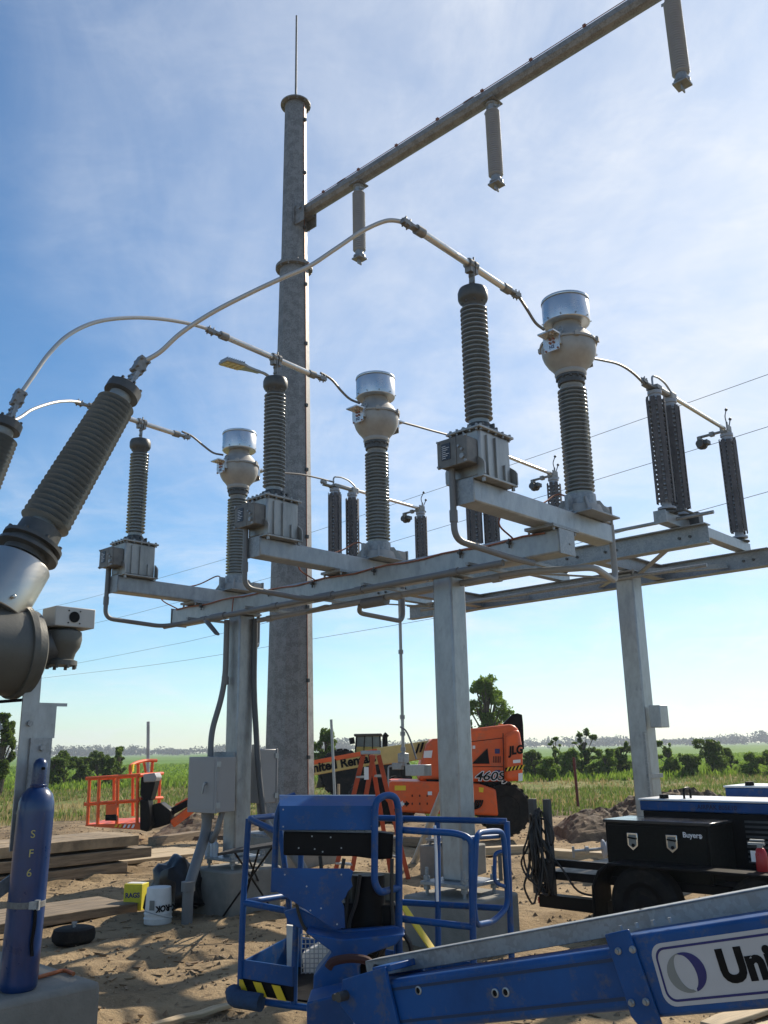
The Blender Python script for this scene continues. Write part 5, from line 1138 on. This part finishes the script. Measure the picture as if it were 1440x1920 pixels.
# ---- survey stakes and posts
def stick(name, label, x0, y0, x1, y1, Y, r, m, cat='post', grp=None, n=8):
    a = at(x0, y0, Y); c = at(x1, y1, Y); o = B().cyl(Vector((c.x, c.y, min(c.z, -.1) if c.z < .3 else c.z)), a, r, n=n).build(name, m); return tag(o, label, cat, grp)
stick('steel_stake', 'thin galvanised stake standing left of the step ladder', 621, 1349, 628, 1500, 14.2, .022, galv_new)
stick('steel_stake', 'thin galvanised stake standing behind the orange basket', 278, 1353, 277, 1500, 21.5, .04, galv_new)
stick('marker_stake', 'dark marker stake with red top in the dirt mound', 1076, 1420, 1084, 1512, 19, .03, mat('rust_stake', (.10, .035, .03), .7), 'stake')
stick('wooden_stake', 'short pale wooden stake left of the step ladder', 635, 1470, 635, 1500, 14.5, .02, woodlt, 'stake')

# ---- timber mats, planks
def plank_b(L_, w_, h, seed):
    r_ = random.Random(seed); b = B(); n = 5; a = []
    for i in range(n+1):
        x = -L_/2+L_*i/n; dy = r_.uniform(-.006, .006); dz = r_.uniform(-.006, .006); e = .02*r_.random() if i in (0, n) else 0
        a += [(x, -w_/2+dy+e, -h/2+dz), (x, w_/2+dy-e, -h/2+dz), (x, w_/2+dy-e, h/2+dz), (x, -w_/2+dy+e, h/2+dz)]
    f = [(0, 1, 2, 3), tuple(4*n+k for k in (3, 2, 1, 0))]
    for i in range(n):
        for k in range(4): f.append((4*i+k, 4*i+4+k, 4*i+4+(k+1) % 4, 4*i+(k+1) % 4))
    b.add(a, f); return b
def mat_thing(label, u0, v1, z, n, L_, w_=.30, h=.10, m=wood, grp='timber crane mats', seed=1, rz=0., name='timber_mat'):
    t = thing(name, label, 'timber mat', yd(u0, v1, z), YROT+rz, grp)
    for k in range(n):
        b = plank_b(L_+random.uniform(-.12, .08), w_-.012, h, seed*10+k); b.T = None
        o = b.build('plank', m, t, bevel=.008); o.location = (-(k+.5)*w_, -L_/2+random.uniform(-.06, .06), h/2); o.rotation_euler = (0, 0, R(90)+random.uniform(-.008, .008))
    return t
e = touv(gp(258, 1634))
for k, (l, du, dv) in enumerate((('lowest dark timber mat of the stack at left', .0, -.1), ('middle timber mat of the stack at left', -.05, .25), ('topmost sunlit timber mat of the stack at left', -.04, .12))):
    mat_thing(l, e.x+du, e.y+dv, .0+k*.19, 4, 4.6, .30, .15, (wood, wood, mat('sandy_timber', (.26, .20, .13), .9, 0, var=.35, scale=4, bump=.3))[k], seed=k+1, rz=R((0, 1.5, .6)[k]))
    for f in (.2, .8):
        pass
e = touv(gp(400, 1602)); mat_thing('flat timber mat on the ground between stack and column', e.x, e.y, .0, 4, 5.0, .32, .06, woodlt, seed=7)
e = touv(gp(262, 1706)); mat_thing('low timber mat beside yellow rags box', e.x, e.y, -.02, 3, 3.0, .30, .10, wood, seed=8)
def plank(label, x0, y0, x1, y1, w_, h, m=woodlt, z=0., seed=3):
    a = gp(x0, y0); c = gp(x1, y1); a.z = c.z = max(a.z, c.z)+z+h/2; o = plank_b((c-a).length, w_, h, seed).build('timber_plank', m, bevel=.006)
    o.location = (a+c)/2; d = c-a; o.rotation_euler = (0, 0, math.atan2(d.y, d.x)); return tag(o, label, 'plank', 'loose timber planks')
plank('long timber plank lying behind the fat grey conduit', 285, 1583, 420, 1562, .25, .16, wood, seed=11)
plank('pale plank lying behind trailer stake posts', 1035, 1612, 1180, 1622, .30, .14, seed=12)
plank('plank lying right of nearest column in sunlight', 870, 1606, 1010, 1600, .22, .12, seed=13)
plank('plank lying on the dirt behind leaning pipe', 745, 1590, 800, 1590, .25, .14, wood, seed=14)
plank('pale board at bottom right corner under the boom', 1330, 1925, 1470, 1880, .16, .035, seed=15)
plank('second pale board at bottom right corner', 1385, 1945, 1500, 1905, .14, .035, seed=16)
plank('thin pale board on dirt below hazard stripes', 285, 1925, 430, 1885, .08, .03, seed=17)
plank('short board lying near trailer cable tail', 1040, 1700, 1110, 1690, .16, .03, seed=18)

# ---- small things by the left foundation
p = gp(296, 1722)
t = thing('plastic_bucket', 'white plastic bucket standing upside down beside yellow box', 'bucket', p, R(20))
wp_ = mat('white_plastic', (.66, .66, .64), .5, 0, var=.06, scale=9)
b = B(); b.lathe([(.145, 0), (.15, .01), (.148, .05), (.155, .052), (.155, .062), (.147, .065), (.147, .10), (.154, .102), (.154, .112), (.145, .115), (.132, .36), (.128, .37), (.12, .37)], n=32); b.build('shell', wp_, t)
b = B(); b.tube([(.155*math.cos(R(a)), .155*math.sin(R(a)), .09-.05*math.sin(R(a+80))) for a in range(-170, 11, 12)], .003, 5); b.build('wire_bail', galv, t)
a = R(-62)
text('lettering', 'K-ROK', .085, blackm, t, t.matrix_world @ frame_m((.146*math.cos(a), .146*math.sin(a), .17), (math.sin(a), -math.cos(a), 0), (0, 0, -1)), ext=.001, bold=.004)
a = R(-125)
text('lettering', '- - - -', .05, blackm, t, t.matrix_world @ frame_m((.14*math.cos(a), .14*math.sin(a), .26), (math.sin(a), -math.cos(a), 0), (0, 0, -1)), ext=.001) if False else None
b = B(); b.box((0, 0, 0), (.06, .10, .002), frame_m((.1435*math.cos(a), .1435*math.sin(a), .2), (-math.sin(a), math.cos(a), 0), (0, 0, 1))); b.build('label_patch', MATS['grey_decal'], t)
p = gp(254, 1702); p.z += .05
t = thing('rag_box', 'yellow cardboard box printed RAGS on the ground', 'box', p, R(-12))
yb = mat('yellow_card', (.62, .56, .03), .6, 0, var=.1, scale=12)
b = B(); b.bx((-.115, -.09, 0), (.115, .09, .29)); b.build('carton', yb, t, bevel=.006)
b = B(); b.bx((-.10, -.05, .291), (.10, .06, .295)); b.build('open_flap', wp_, t)
text('lettering', 'RAGS', .075, navy, t, t.matrix_world @ frame_m((0, -.0912, .165), (1, 0, .05), (0, 0, 1)), ext=.0006, bold=.003)
b = B(); b.bx((-.09, -.0922, .05), (.05, -.0905, .065)); b.bx((-.09, -.0922, .08), (.08, -.0905, .09)); b.build('print_line', mat('green_print', (.12, .25, .05), .6), t)
def lump(name, label, cat, c, r, sc, m, seed, amp=.3, n=22, k=14):
    b = B(); rr = np.random.default_rng(seed); ph = rr.random((6, 3))*6.28; fr = rr.uniform(1, 4, (6, 3)); vs_ = []; fs = []
    for j in range(k+1):
        th = math.pi*j/k
        for i in range(n):
            a = 2*math.pi*i/n; d = Vector((math.sin(th)*math.cos(a), math.sin(th)*math.sin(a), math.cos(th)))
            f = 1+amp*sum(math.sin(fr[q_, 0]*d.x*2+ph[q_, 0])*math.sin(fr[q_, 1]*d.y*2+ph[q_, 1])*math.sin(fr[q_, 2]*d.z*2+ph[q_, 2]) for q_ in range(6))
            vs_.append(Vector((d.x*sc[0], d.y*sc[1], max(d.z*sc[2], -.3*sc[2])))*r*f)
    for j in range(k):
        for i in range(n): fs.append((j*n+i, (j+1)*n+i, (j+1)*n+(i+1) % n, j*n+(i+1) % n))
    b.add(vs_, fs); o = b.build(name, m, sharp=60); o.location = c; return tag(o, label, cat)
p = gp(330, 1705); lump('black_bag', 'crumpled black plastic bag behind white bucket', 'bag', (p.x, p.y, .16), .30, (1.1, .9, 1.35), mat('black_plastic', (.006, .007, .010), .35, 0, var=.3, bump=.3, bscale=14), 3, .15)
p = gp(138, 1757)
t = thing('rubber_float', 'flat black rubber disc with small valve on the dirt', 'rubber disc', p)
b = B(); b.lathe([(.05, 0), (.17, .005), (.205, .04), (.21, .09), (.195, .14), (.15, .155), (.05, .15), (.02, .15)], n=30); b.build('disc', rubber, t)
b = B(); b.cyl((.0, .0, .15), (0, 0, .185), .016, n=8); b.box((.0, .0, .19), (.05, .02, .02)); b.build('valve', galv_new, t)
# folding table
t = thing('folding_table', 'black folding camp table with crossed thin legs beside left column', 'table', gp(470, 1705))
Yt = 9.6
b = B(); c4 = [at(408, 1600, Yt), at(522, 1582, Yt-.5), at(512, 1578, Yt), at(430, 1592, Yt+.35)]; 
b.add([c4[0], c4[1], c4[2], c4[3]]+[p-Vector((0, 0, .025)) for p in c4], [(0, 1, 2, 3), (7, 6, 5, 4), (0, 4, 5, 1), (1, 5, 6, 2), (2, 6, 7, 3), (3, 7, 4, 0)]); b.build('table_top', mat('black_fabric', (.02, .02, .022), .7, 0), t, local=False)
for (x0, y0, Y0, x1, y1) in ((440, 1598, Yt, 512, 1705), (514, 1584, Yt-.4, 418, 1712), (460, 1596, Yt+.2, 500, 1680), (486, 1590, Yt, 450, 1718)):
    g_ = gp(x1, y1); B().cyl(g_, at(x0, y0, Y0), .011, n=6).build('leg', blackm, t, local=False)
# water bottles on the base plate
p = at(415, 1622, 9.75)
for i_, (dx, dy) in enumerate(((0, 0), (.075, .02), (.15, .01))):
    b = B(); b.lathe([(.032, 0), (.034, .01), (.034, .13), (.03, .15), (.012, .17), (.012, .19), (.014, .19), (.014, .205), (.005, .206)], n=14); o = b.build('water_bottle', mat('clear_plastic', (.45, .52, .60), .15, 0, var=.1)); o.location = yd(-9.26+dx*1.0, 6.70+dy, .553); tag(o, ('leftmost', 'middle', 'rightmost')[i_]+' of three clear water bottles on the column base plate', 'bottle', 'water bottles')
# insulator parts lying behind the trailer
t = thing('spare_insulator', 'small pale ribbed insulator with rod lying behind the toolbox', 'insulator', gp(1130, 1608)+Vector((0, 0, .16)))
a = at(1075, 1596, 12.6); c = at(1150, 1590, 12.6); dd = (c-a)
b = B(); b.cyl(a, a+dd*.75, .022, n=8); b.cyl(a+dd*.3, a+dd*.38, .05, n=10); b.beam(a-Vector((0, 0, .08)), a+Vector((0, 0, .06)), .03, .03); b.build('rod', galv_new, t, local=False)
b = B(); b.lathe([(.06, 0), (.12, .01), (.12, .03), (.07, .06), (.10, .08), (.07, .11), (.10, .13), (.07, .16), (.10, .18), (.06, .22)], axis_m(a+dd*.72, dd), 20); b.build('shed_stack', porc_lt, t, local=False)
# orange hose end on the slab
o = B().tube(smooth_path([atz(x, y, .465) for x, y in ((70, 1833), (95, 1826), (120, 1820), (138, 1826))], 5), .012, 8).build('orange_hose', mat('orange_rubber', (.35, .10, .03), .6)); tag(o, 'thin orange hose end lying on the concrete slab', 'hose')

# ---- dirt mounds
soil = mat('turned_soil', (.05, .035, .022), .95, 0, scale=3.5, col2=(.16, .115, .07), bump=.9, bscale=9)
def mound(label, x0, x1, y0, y1, h, seed, res=.06):
    X, Yg = np.meshgrid(np.arange(x0, x1+.01, res), np.arange(y0, y1+.01, res)); fx = (X-x0)/(x1-x0); fy = (Yg-y0)/(y1-y0)
    env = np.clip(np.sin(np.pi*fx), 0, 1)**.5*np.clip(np.sin(np.pi*fy), 0, 1)**.9
    z = env*h*(.35+.85*vnoise(X*1.1+seed, Yg*1.1, seed)) + env*(.50*h*np.abs(vnoise(X*2.7, Yg*2.7, seed+1)-.5)+.40*h*np.abs(vnoise(X*5.5, Yg*5.5, seed+2)-.5)+.30*h*np.abs(vnoise(X*11, Yg*11, seed+3)-.5)) - .12*(1-np.clip(env*6, 0, 1)) 
    ny_, nx_ = X.shape; me = bpy.data.meshes.new('dirt_mound')
    me.from_pydata(np.stack([X.ravel(), Yg.ravel(), z.ravel()], 1).tolist(), [], [(j*nx_+i, j*nx_+i+1, (j+1)*nx_+i+1, (j+1)*nx_+i) for j in range(ny_-1) for i in range(nx_-1)])
    me.materials.append(soil); o = bpy.data.objects.new('dirt_mound', me); C.objects.link(o); return tag(o, label, 'dirt mound', 'heaps of dug soil')
mound('largest heap of dark dug soil beside the right rear column', 3.4, 8.6, 17.6, 20.6, .72, 21)
mound('long low heap of dark soil behind the welders at right edge', 7.0, 15.5, 20.5, 23.5, .38, 31)
mound('low heap of soil under the orange jib arm', -5.2, -2.2, 19.6, 22.2, .35, 41)
mound('low dark heap of soil behind the step ladder', -2.6, 1.0, 22.8, 26.0, .35, 51)

# ---- loose litter: clods and wood chips
def scatter(name, n, region, size, m, label, cat, flat, seed, elong=1.):
    r_ = np.random.default_rng(seed); v = []; f = []
    for i in range(n):
        x, y = region(r_)
        z = ground_z(x, y) if y > 2 else 0.; s_ = size*(.35+r_.random()**2*1.6); a = r_.random()*6.28
        ca, sa = math.cos(a)*s_*elong, math.sin(a)*s_*elong; tl = r_.uniform(-.5, .5)*s_; o = len(v); hgt = s_*flat
        if flat > .3:
            for k in range(5): q_ = a+k*1.257; rr = s_*r_.uniform(.6, 1.1); v.append((x+rr*math.cos(q_), y+rr*math.sin(q_), z-.3*s_))
            v.append((x+r_.uniform(-.4, .4)*s_, y+r_.uniform(-.4, .4)*s_, z+hgt)); f += [(o+k, o+(k+1) % 5, o+5) for k in range(5)]
        else:
            w_ = s_*.28; px, py = -math.sin(a)*w_, math.cos(a)*w_
            v += [(x-ca-px, y-sa-py, z+.004-tl*.1), (x+ca-px, y+sa-py, z+.008+tl*.2), (x+ca+px, y+sa+py, z+.012+tl*.2), (x-ca+px, y-sa+py, z+.008-tl*.1), (x, y, z-.02)]
            f += [(o, o+1, o+2, o+3), (o+1, o, o+4), (o+3, o+2, o+4), (o+2, o+1, o+4), (o, o+3, o+4)]
    me = bpy.data.meshes.new(name); me.from_pydata(v, [], f); me.materials.append(m); o = bpy.data.objects.new(name, me); C.objects.link(o); o['kind'] = 'stuff'; return tag(o, label, cat)
reg_all = lambda r_: (lambda y: (r_.uniform(-.55, .55)*(y+2), y))(4.5+18*r_.random()**1.3)
def reg_chip(r_):
    while True:
        x, y = reg_all(r_)
        if vn1(x*.7, y*.7, 66) + (.25 if x < -1 else 0) > .62: return x, y
scatter('soil_clods', 5200, reg_all, .022, mat('clod_soil', (.20, .145, .09), .95, 0, var=.4, scale=.8), 'small soil clods scattered over the sandy yard', 'clods', .7, 5)
scatter('dark_clods', 2600, lambda r_: (lambda y: (r_.uniform(-.6, .6)*(y+2), y))(15+11*r_.random()), .035, soil, 'dark lumps of mud around the dug soil', 'clods', .38, 6)
scatter('wood_chips', 5200, reg_chip, .024, mat('chip_wood', (.24, .17, .10), .9, 0, var=.5, scale=2.), 'wood chips and bark strewn on the ground', 'wood chips', .1, 7, 1.3)

# ================================================================== VEGETATION
def leafmat(name, c1, c2, trans=.35):
    m = bpy.data.materials.new(name); m.use_nodes = True; t = m.node_tree; n = t.nodes; l = t.links; b = n['Principled BSDF']; b.inputs['Roughness'].default_value = .55; b.inputs['Specular IOR Level'].default_value = .25
    g = n.new('ShaderNodeNewGeometry'); mx = n.new('ShaderNodeMix'); mx.data_type = 'RGBA'; l.new(g.outputs['Random Per Island'], mx.inputs[0]); mx.inputs[6].default_value = (*c1, 1); mx.inputs[7].default_value = (*c2, 1)
    l.new(mx.outputs[2], b.inputs['Base Color']); tr_ = n.new('ShaderNodeBsdfTranslucent'); l.new(mx.outputs[2], tr_.inputs[0]); ms = n.new('ShaderNodeMixShader'); ms.inputs[0].default_value = trans
    l.new(b.outputs[0], ms.inputs[1]); l.new(tr_.outputs[0], ms.inputs[2]); l.new(ms.outputs[0], n['Material Output'].inputs[0]); return m
lf_d = leafmat('dark_leaves', (.06, .11, .018), (.14, .205, .036), .5); lf_l = leafmat('bright_leaves', (.10, .18, .024), (.21, .30, .05), .55)
lf_far = leafmat('far_leaves', (.05, .075, .04), (.085, .11, .06), .2)
bark = mat('bark', (.09, .07, .05), .9, 0, var=.3, scale=8, bump=.4)
grass_m = leafmat('green_grass', (.10, .16, .03), (.20, .25, .06), .4); dry_m = leafmat('dry_grass', (.28, .22, .09), (.42, .34, .16), .35); weed_m = leafmat('weeds', (.11, .20, .02), (.24, .34, .05), .55)
def leaf_cloud(blobs, n, size, r_):
    wts = np.array([b_[3]*b_[4]*b_[5] for b_ in blobs])**.8; wts /= wts.sum()
    idx = r_.choice(len(blobs), n, p=wts); B_ = np.array(blobs)[idx]
    d = r_.normal(size=(n, 3)); d /= np.linalg.norm(d, axis=1)[:, None]; rad = r_.random(n)**.33*(.75+.25*r_.random(n))
    # clump the leaves
    cen = B_[:, :3]+d*rad[:, None]*B_[:, 3:6]
    cen += .25*size*8*(np.sin(cen*(2.3/size/8)*3.1)*.35)
    a = r_.normal(size=(n, 3)); a /= np.linalg.norm(a, axis=1)[:, None]; c = np.cross(a, r_.normal(size=(n, 3))); c /= np.linalg.norm(c, axis=1)[:, None]
    s_ = size*(.6+.8*r_.random(n))[:, None]; v = np.stack([cen-a*s_, cen+c*s_*.5, cen+a*s_, cen-c*s_*.5], 1).reshape(-1, 3)
    return v
def mesh_quads(name, v, m, parent=None, loc=None):
    n = len(v)//4; me = bpy.data.meshes.new(name); me.vertices.add(len(v)); me.vertices.foreach_set('co', v.astype(np.float32).ravel())
    me.loops.add(4*n); me.loops.foreach_set('vertex_index', np.arange(4*n, dtype=np.int32)); me.polygons.add(n); me.polygons.foreach_set('loop_start', np.arange(0, 4*n, 4, dtype=np.int32)); me.update(calc_edges=True)
    me.materials.append(m); o = bpy.data.objects.new(name, me); C.objects.link(o); o.parent = parent
    return o
def tree(name, label, cat, x, y, h, w_, m, seed, n=5000, leaf=.07, trunk=.3, grp=None, shape='round'):
    r_ = np.random.default_rng(seed); z0 = ground_z(x, y) if y < 75 else 0
    t = thing(name, label, cat, (x, y, z0), 0, grp)
    b = B(); blobs = []; nb = {'round': 30, 'shrub': 20, 'tall': 16}[shape]
    b.tube(smooth_path([(0, 0, -.1), (.03*h, 0, h*.25), (-.02*h, .02*h, h*.5), (0, 0, h*.72)], 3), .022*h+.02, 7)
    for k in range(nb):
        a = r_.random()*6.28; f = (k+.5)/nb
        if shape == 'round': zc = h*(trunk+.08+(.86-trunk)*f); rr = w_*.5*math.sin(math.pi*min(.95, .22+.68*f))*r_.uniform(.1, .85); s_ = r_.uniform(.10, .21)*w_
        elif shape == 'shrub': zc = h*(.12+.78*r_.random()); rr = w_*.5*r_.uniform(.1, 1.0)*(1.15-zc/h*.8); s_ = r_.uniform(.06, .19)*w_
        else: zc = h*(.12+.83*f); rr = w_*.5*r_.uniform(.05, .9); s_ = r_.uniform(.10, .26)*w_*(1.1-.5*f)
        c = (rr*math.cos(a), rr*math.sin(a), zc); blobs.append((*c, s_, s_, s_*r_.uniform(.6, 1.0)))
        b.tube([(0, 0, max(.05, zc*.55)), (c[0]*.6, c[1]*.6, zc*.82), c], .006*h+.008, 5)
    b.build('trunk', bark, t); o = mesh_quads('crown', leaf_cloud(blobs, n, leaf, r_), m, t); return t
def px_tree(name, label, cat, x, yb, yt, wpx, Y, m, seed, **k):
    a = at(x, yb, Y); c = at(x, yt, Y); tree(name, label, cat, a.x, Y, max(.5, c.z-ground_z(a.x, Y)), wpx/FPX*Y*1.03, m, seed, **k)
px_tree('broadleaf_tree', 'leafy green tree rising behind the orange boom lift', 'tree', 918, 1440, 1258, 105, 46, lf_l, 101, n=18000, leaf=.075, trunk=.12)
px_tree('broadleaf_tree', 'bushy dark tree beside tall pole behind survey stake', 'tree', 612, 1440, 1366, 60, 44, lf_d, 102, n=5000, leaf=.09, trunk=.1)
px_tree('broadleaf_tree', 'tree at far left seen through breaker frame', 'tree', 2, 1440, 1330, 48, 40, lf_d, 103, n=6000, leaf=.09, trunk=.1)
px_tree('vine_snag', 'ragged vine covered snag in hedge at left', 'tree', 224, 1444, 1398, 38, 52, lf_d, 104, n=3000, leaf=.09, shape='tall')
BUSH = [(120, 1406, 60, 54), (150, 1408, 60, 56), (182, 1409, 55, 58), (100, 1415, 50, 50), (205, 1416, 40, 50)]
for k, (x, yt, w_, Y) in enumerate(BUSH): px_tree('hedge_bush', ('second', 'third', 'fourth', 'leftmost', 'rightmost')[k]+' dark bush of the hedge at left behind orange basket', 'bush', x, 1442, yt, w_, Y, lf_d, 110+k, n=7000, leaf=.065, shape='shrub', grp='hedge at left')
RB_ = [(1000, 1398, 60, 50, 'round bush just right of the orange boom lift', lf_d), (1045, 1380, 34, 52, 'thin leafy sapling right of the orange lift', lf_l), (1072, 1404, 60, 50, 'low spreading bush behind the marker stake', lf_l), (1100, 1366, 46, 52, 'tallest vine covered tree left of right rear column', lf_d),
       (1135, 1402, 60, 50, 'bush between tallest vine tree and right rear column', lf_l), (1168, 1390, 45, 52, 'dark bush touching right rear column on its left', lf_d), (1030, 1420, 60, 47, 'low bright weeds bush right of orange counterweight', lf_l), (1258, 1388, 44, 50, 'open leafy bush just right of right rear column', lf_l),
       (1300, 1412, 60, 48, 'low dark bush right of the rear column', lf_d), (1336, 1382, 84, 50, 'large dark rounded bush at right', lf_d), (1372, 1404, 50, 52, 'upright dark bush beside the large rounded bush', lf_d), (1412, 1408, 60, 47, 'bright green bush near the right edge', lf_l), (1445, 1412, 60, 48, 'bush cut by the right edge', lf_l)]
for k, (x, yt, w_, Y, l, m) in enumerate(RB_): px_tree('field_bush', l, 'bush', x, 1450, yt, w_, Y, m, 130+k, n=7500, leaf=.06, shape='tall' if w_ < 50 else 'shrub', grp='bushes along the field edge')
# far tree line
r_ = np.random.default_rng(9); vv = []
for k in range(300):
    x = r_.uniform(-520, 560); y = r_.uniform(820, 900); big_ = vnoise(np.array([x*.02]), np.array([1.]), 77)[0]
    hh = 6+6*big_*r_.uniform(.6, 1.2); ww = r_.uniform(6, 13)
    vv.append(leaf_cloud([(x, y, hh*.55, ww, 5, hh*.5), (x+ww*.6, y, hh*.35, ww*.8, 5, hh*.35)], 260, 1.2, r_))
o = mesh_quads('far_treeline', np.concatenate(vv), lf_far); o['kind'] = 'stuff'; tag(o, 'distant dark line of trees along the horizon', 'trees')
# grass
def grass(name, n, m, label, region, h, seed, cat='grass', wide=.012):
    r_ = np.random.default_rng(seed); P_ = np.array([region(r_) for _ in range(n)]); x, y = P_[:, 0], P_[:, 1]; z = gheight(x, y)*np.clip((45-np.abs(x))/20, 0, 1)
    a = r_.random(n)*6.28; hh = h*(.4+.9*r_.random(n)); w_ = wide*(1+y/22)*(.7+.6*r_.random(n)); ln = r_.normal(size=(n, 2))*.28*hh[:, None]
    c, s_ = np.cos(a)*w_, np.sin(a)*w_
    v = np.stack([np.stack([x-c, y-s_, z-.03], 1), np.stack([x+c, y+s_, z-.03], 1), np.stack([x+c*.5+ln[:, 0]*.5, y+s_*.5+ln[:, 1]*.5, z+hh*.62], 1), np.stack([x+ln[:, 0], y+ln[:, 1], z+hh], 1)], 1).reshape(-1, 3)
    o = mesh_quads(name, v, m); o['kind'] = 'stuff'; return tag(o, label, cat)
def reg_g(y0, y1, seed, thr, sc=.16):
    def f(r_):
        while True:
            y = y0+(y1-y0)*r_.random()**1.15; x = r_.uniform(-.52, .52)*(y+4)
            if vn1(x*sc+50, y*sc*1.6, seed) + .25*r_.random() > thr: return x, y
    return f

grass('dry_grass', 15000, dry_m, 'straw coloured dry grass beyond the dirt yard', reg_g(25, 60, 61, .42), .20, 1)
grass('green_grass', 46000, grass_m, 'green grass beyond the dirt yard', reg_g(24, 62, 62, .48), .17, 2)
grass('tall_weeds', 16000, weed_m, 'bright tall weeds along the field edge', reg_g(47, 60, 63, .45), .38, 3, 'weeds', .02)
grass('field_crop', 42000, weed_m, 'rows of young green crop in the far field', lambda r_: (lambda y: (round(r_.uniform(-.5, .5)*(y+4)/1.0)*1.0+r_.normal()*.12, y))(66+90*r_.random()**1.5), .20, 4, 'crop', .02)

# ================================================================== AIR
hz = B(); hz.bx((-2500, -60, -1.5), (2500, 1000, 24)); hz = hz.build('haze', mat('haze_air', (1, 1, 1)), flat=True)
hm = hz.data.materials[0]; hm.node_tree.nodes.clear(); ho = hm.node_tree.nodes.new('ShaderNodeOutputMaterial'); hv = hm.node_tree.nodes.new('ShaderNodeVolumePrincipled')
hv.inputs['Color'].default_value = (.80, .88, 1.0, 1); hv.inputs['Density'].default_value = .00045; hv.inputs['Anisotropy'].default_value = .2
hm.node_tree.links.new(hv.outputs[0], ho.inputs['Volume']); hz['kind'] = 'stuff'; tag(hz, 'thin pale haze in the air over the fields', 'haze')
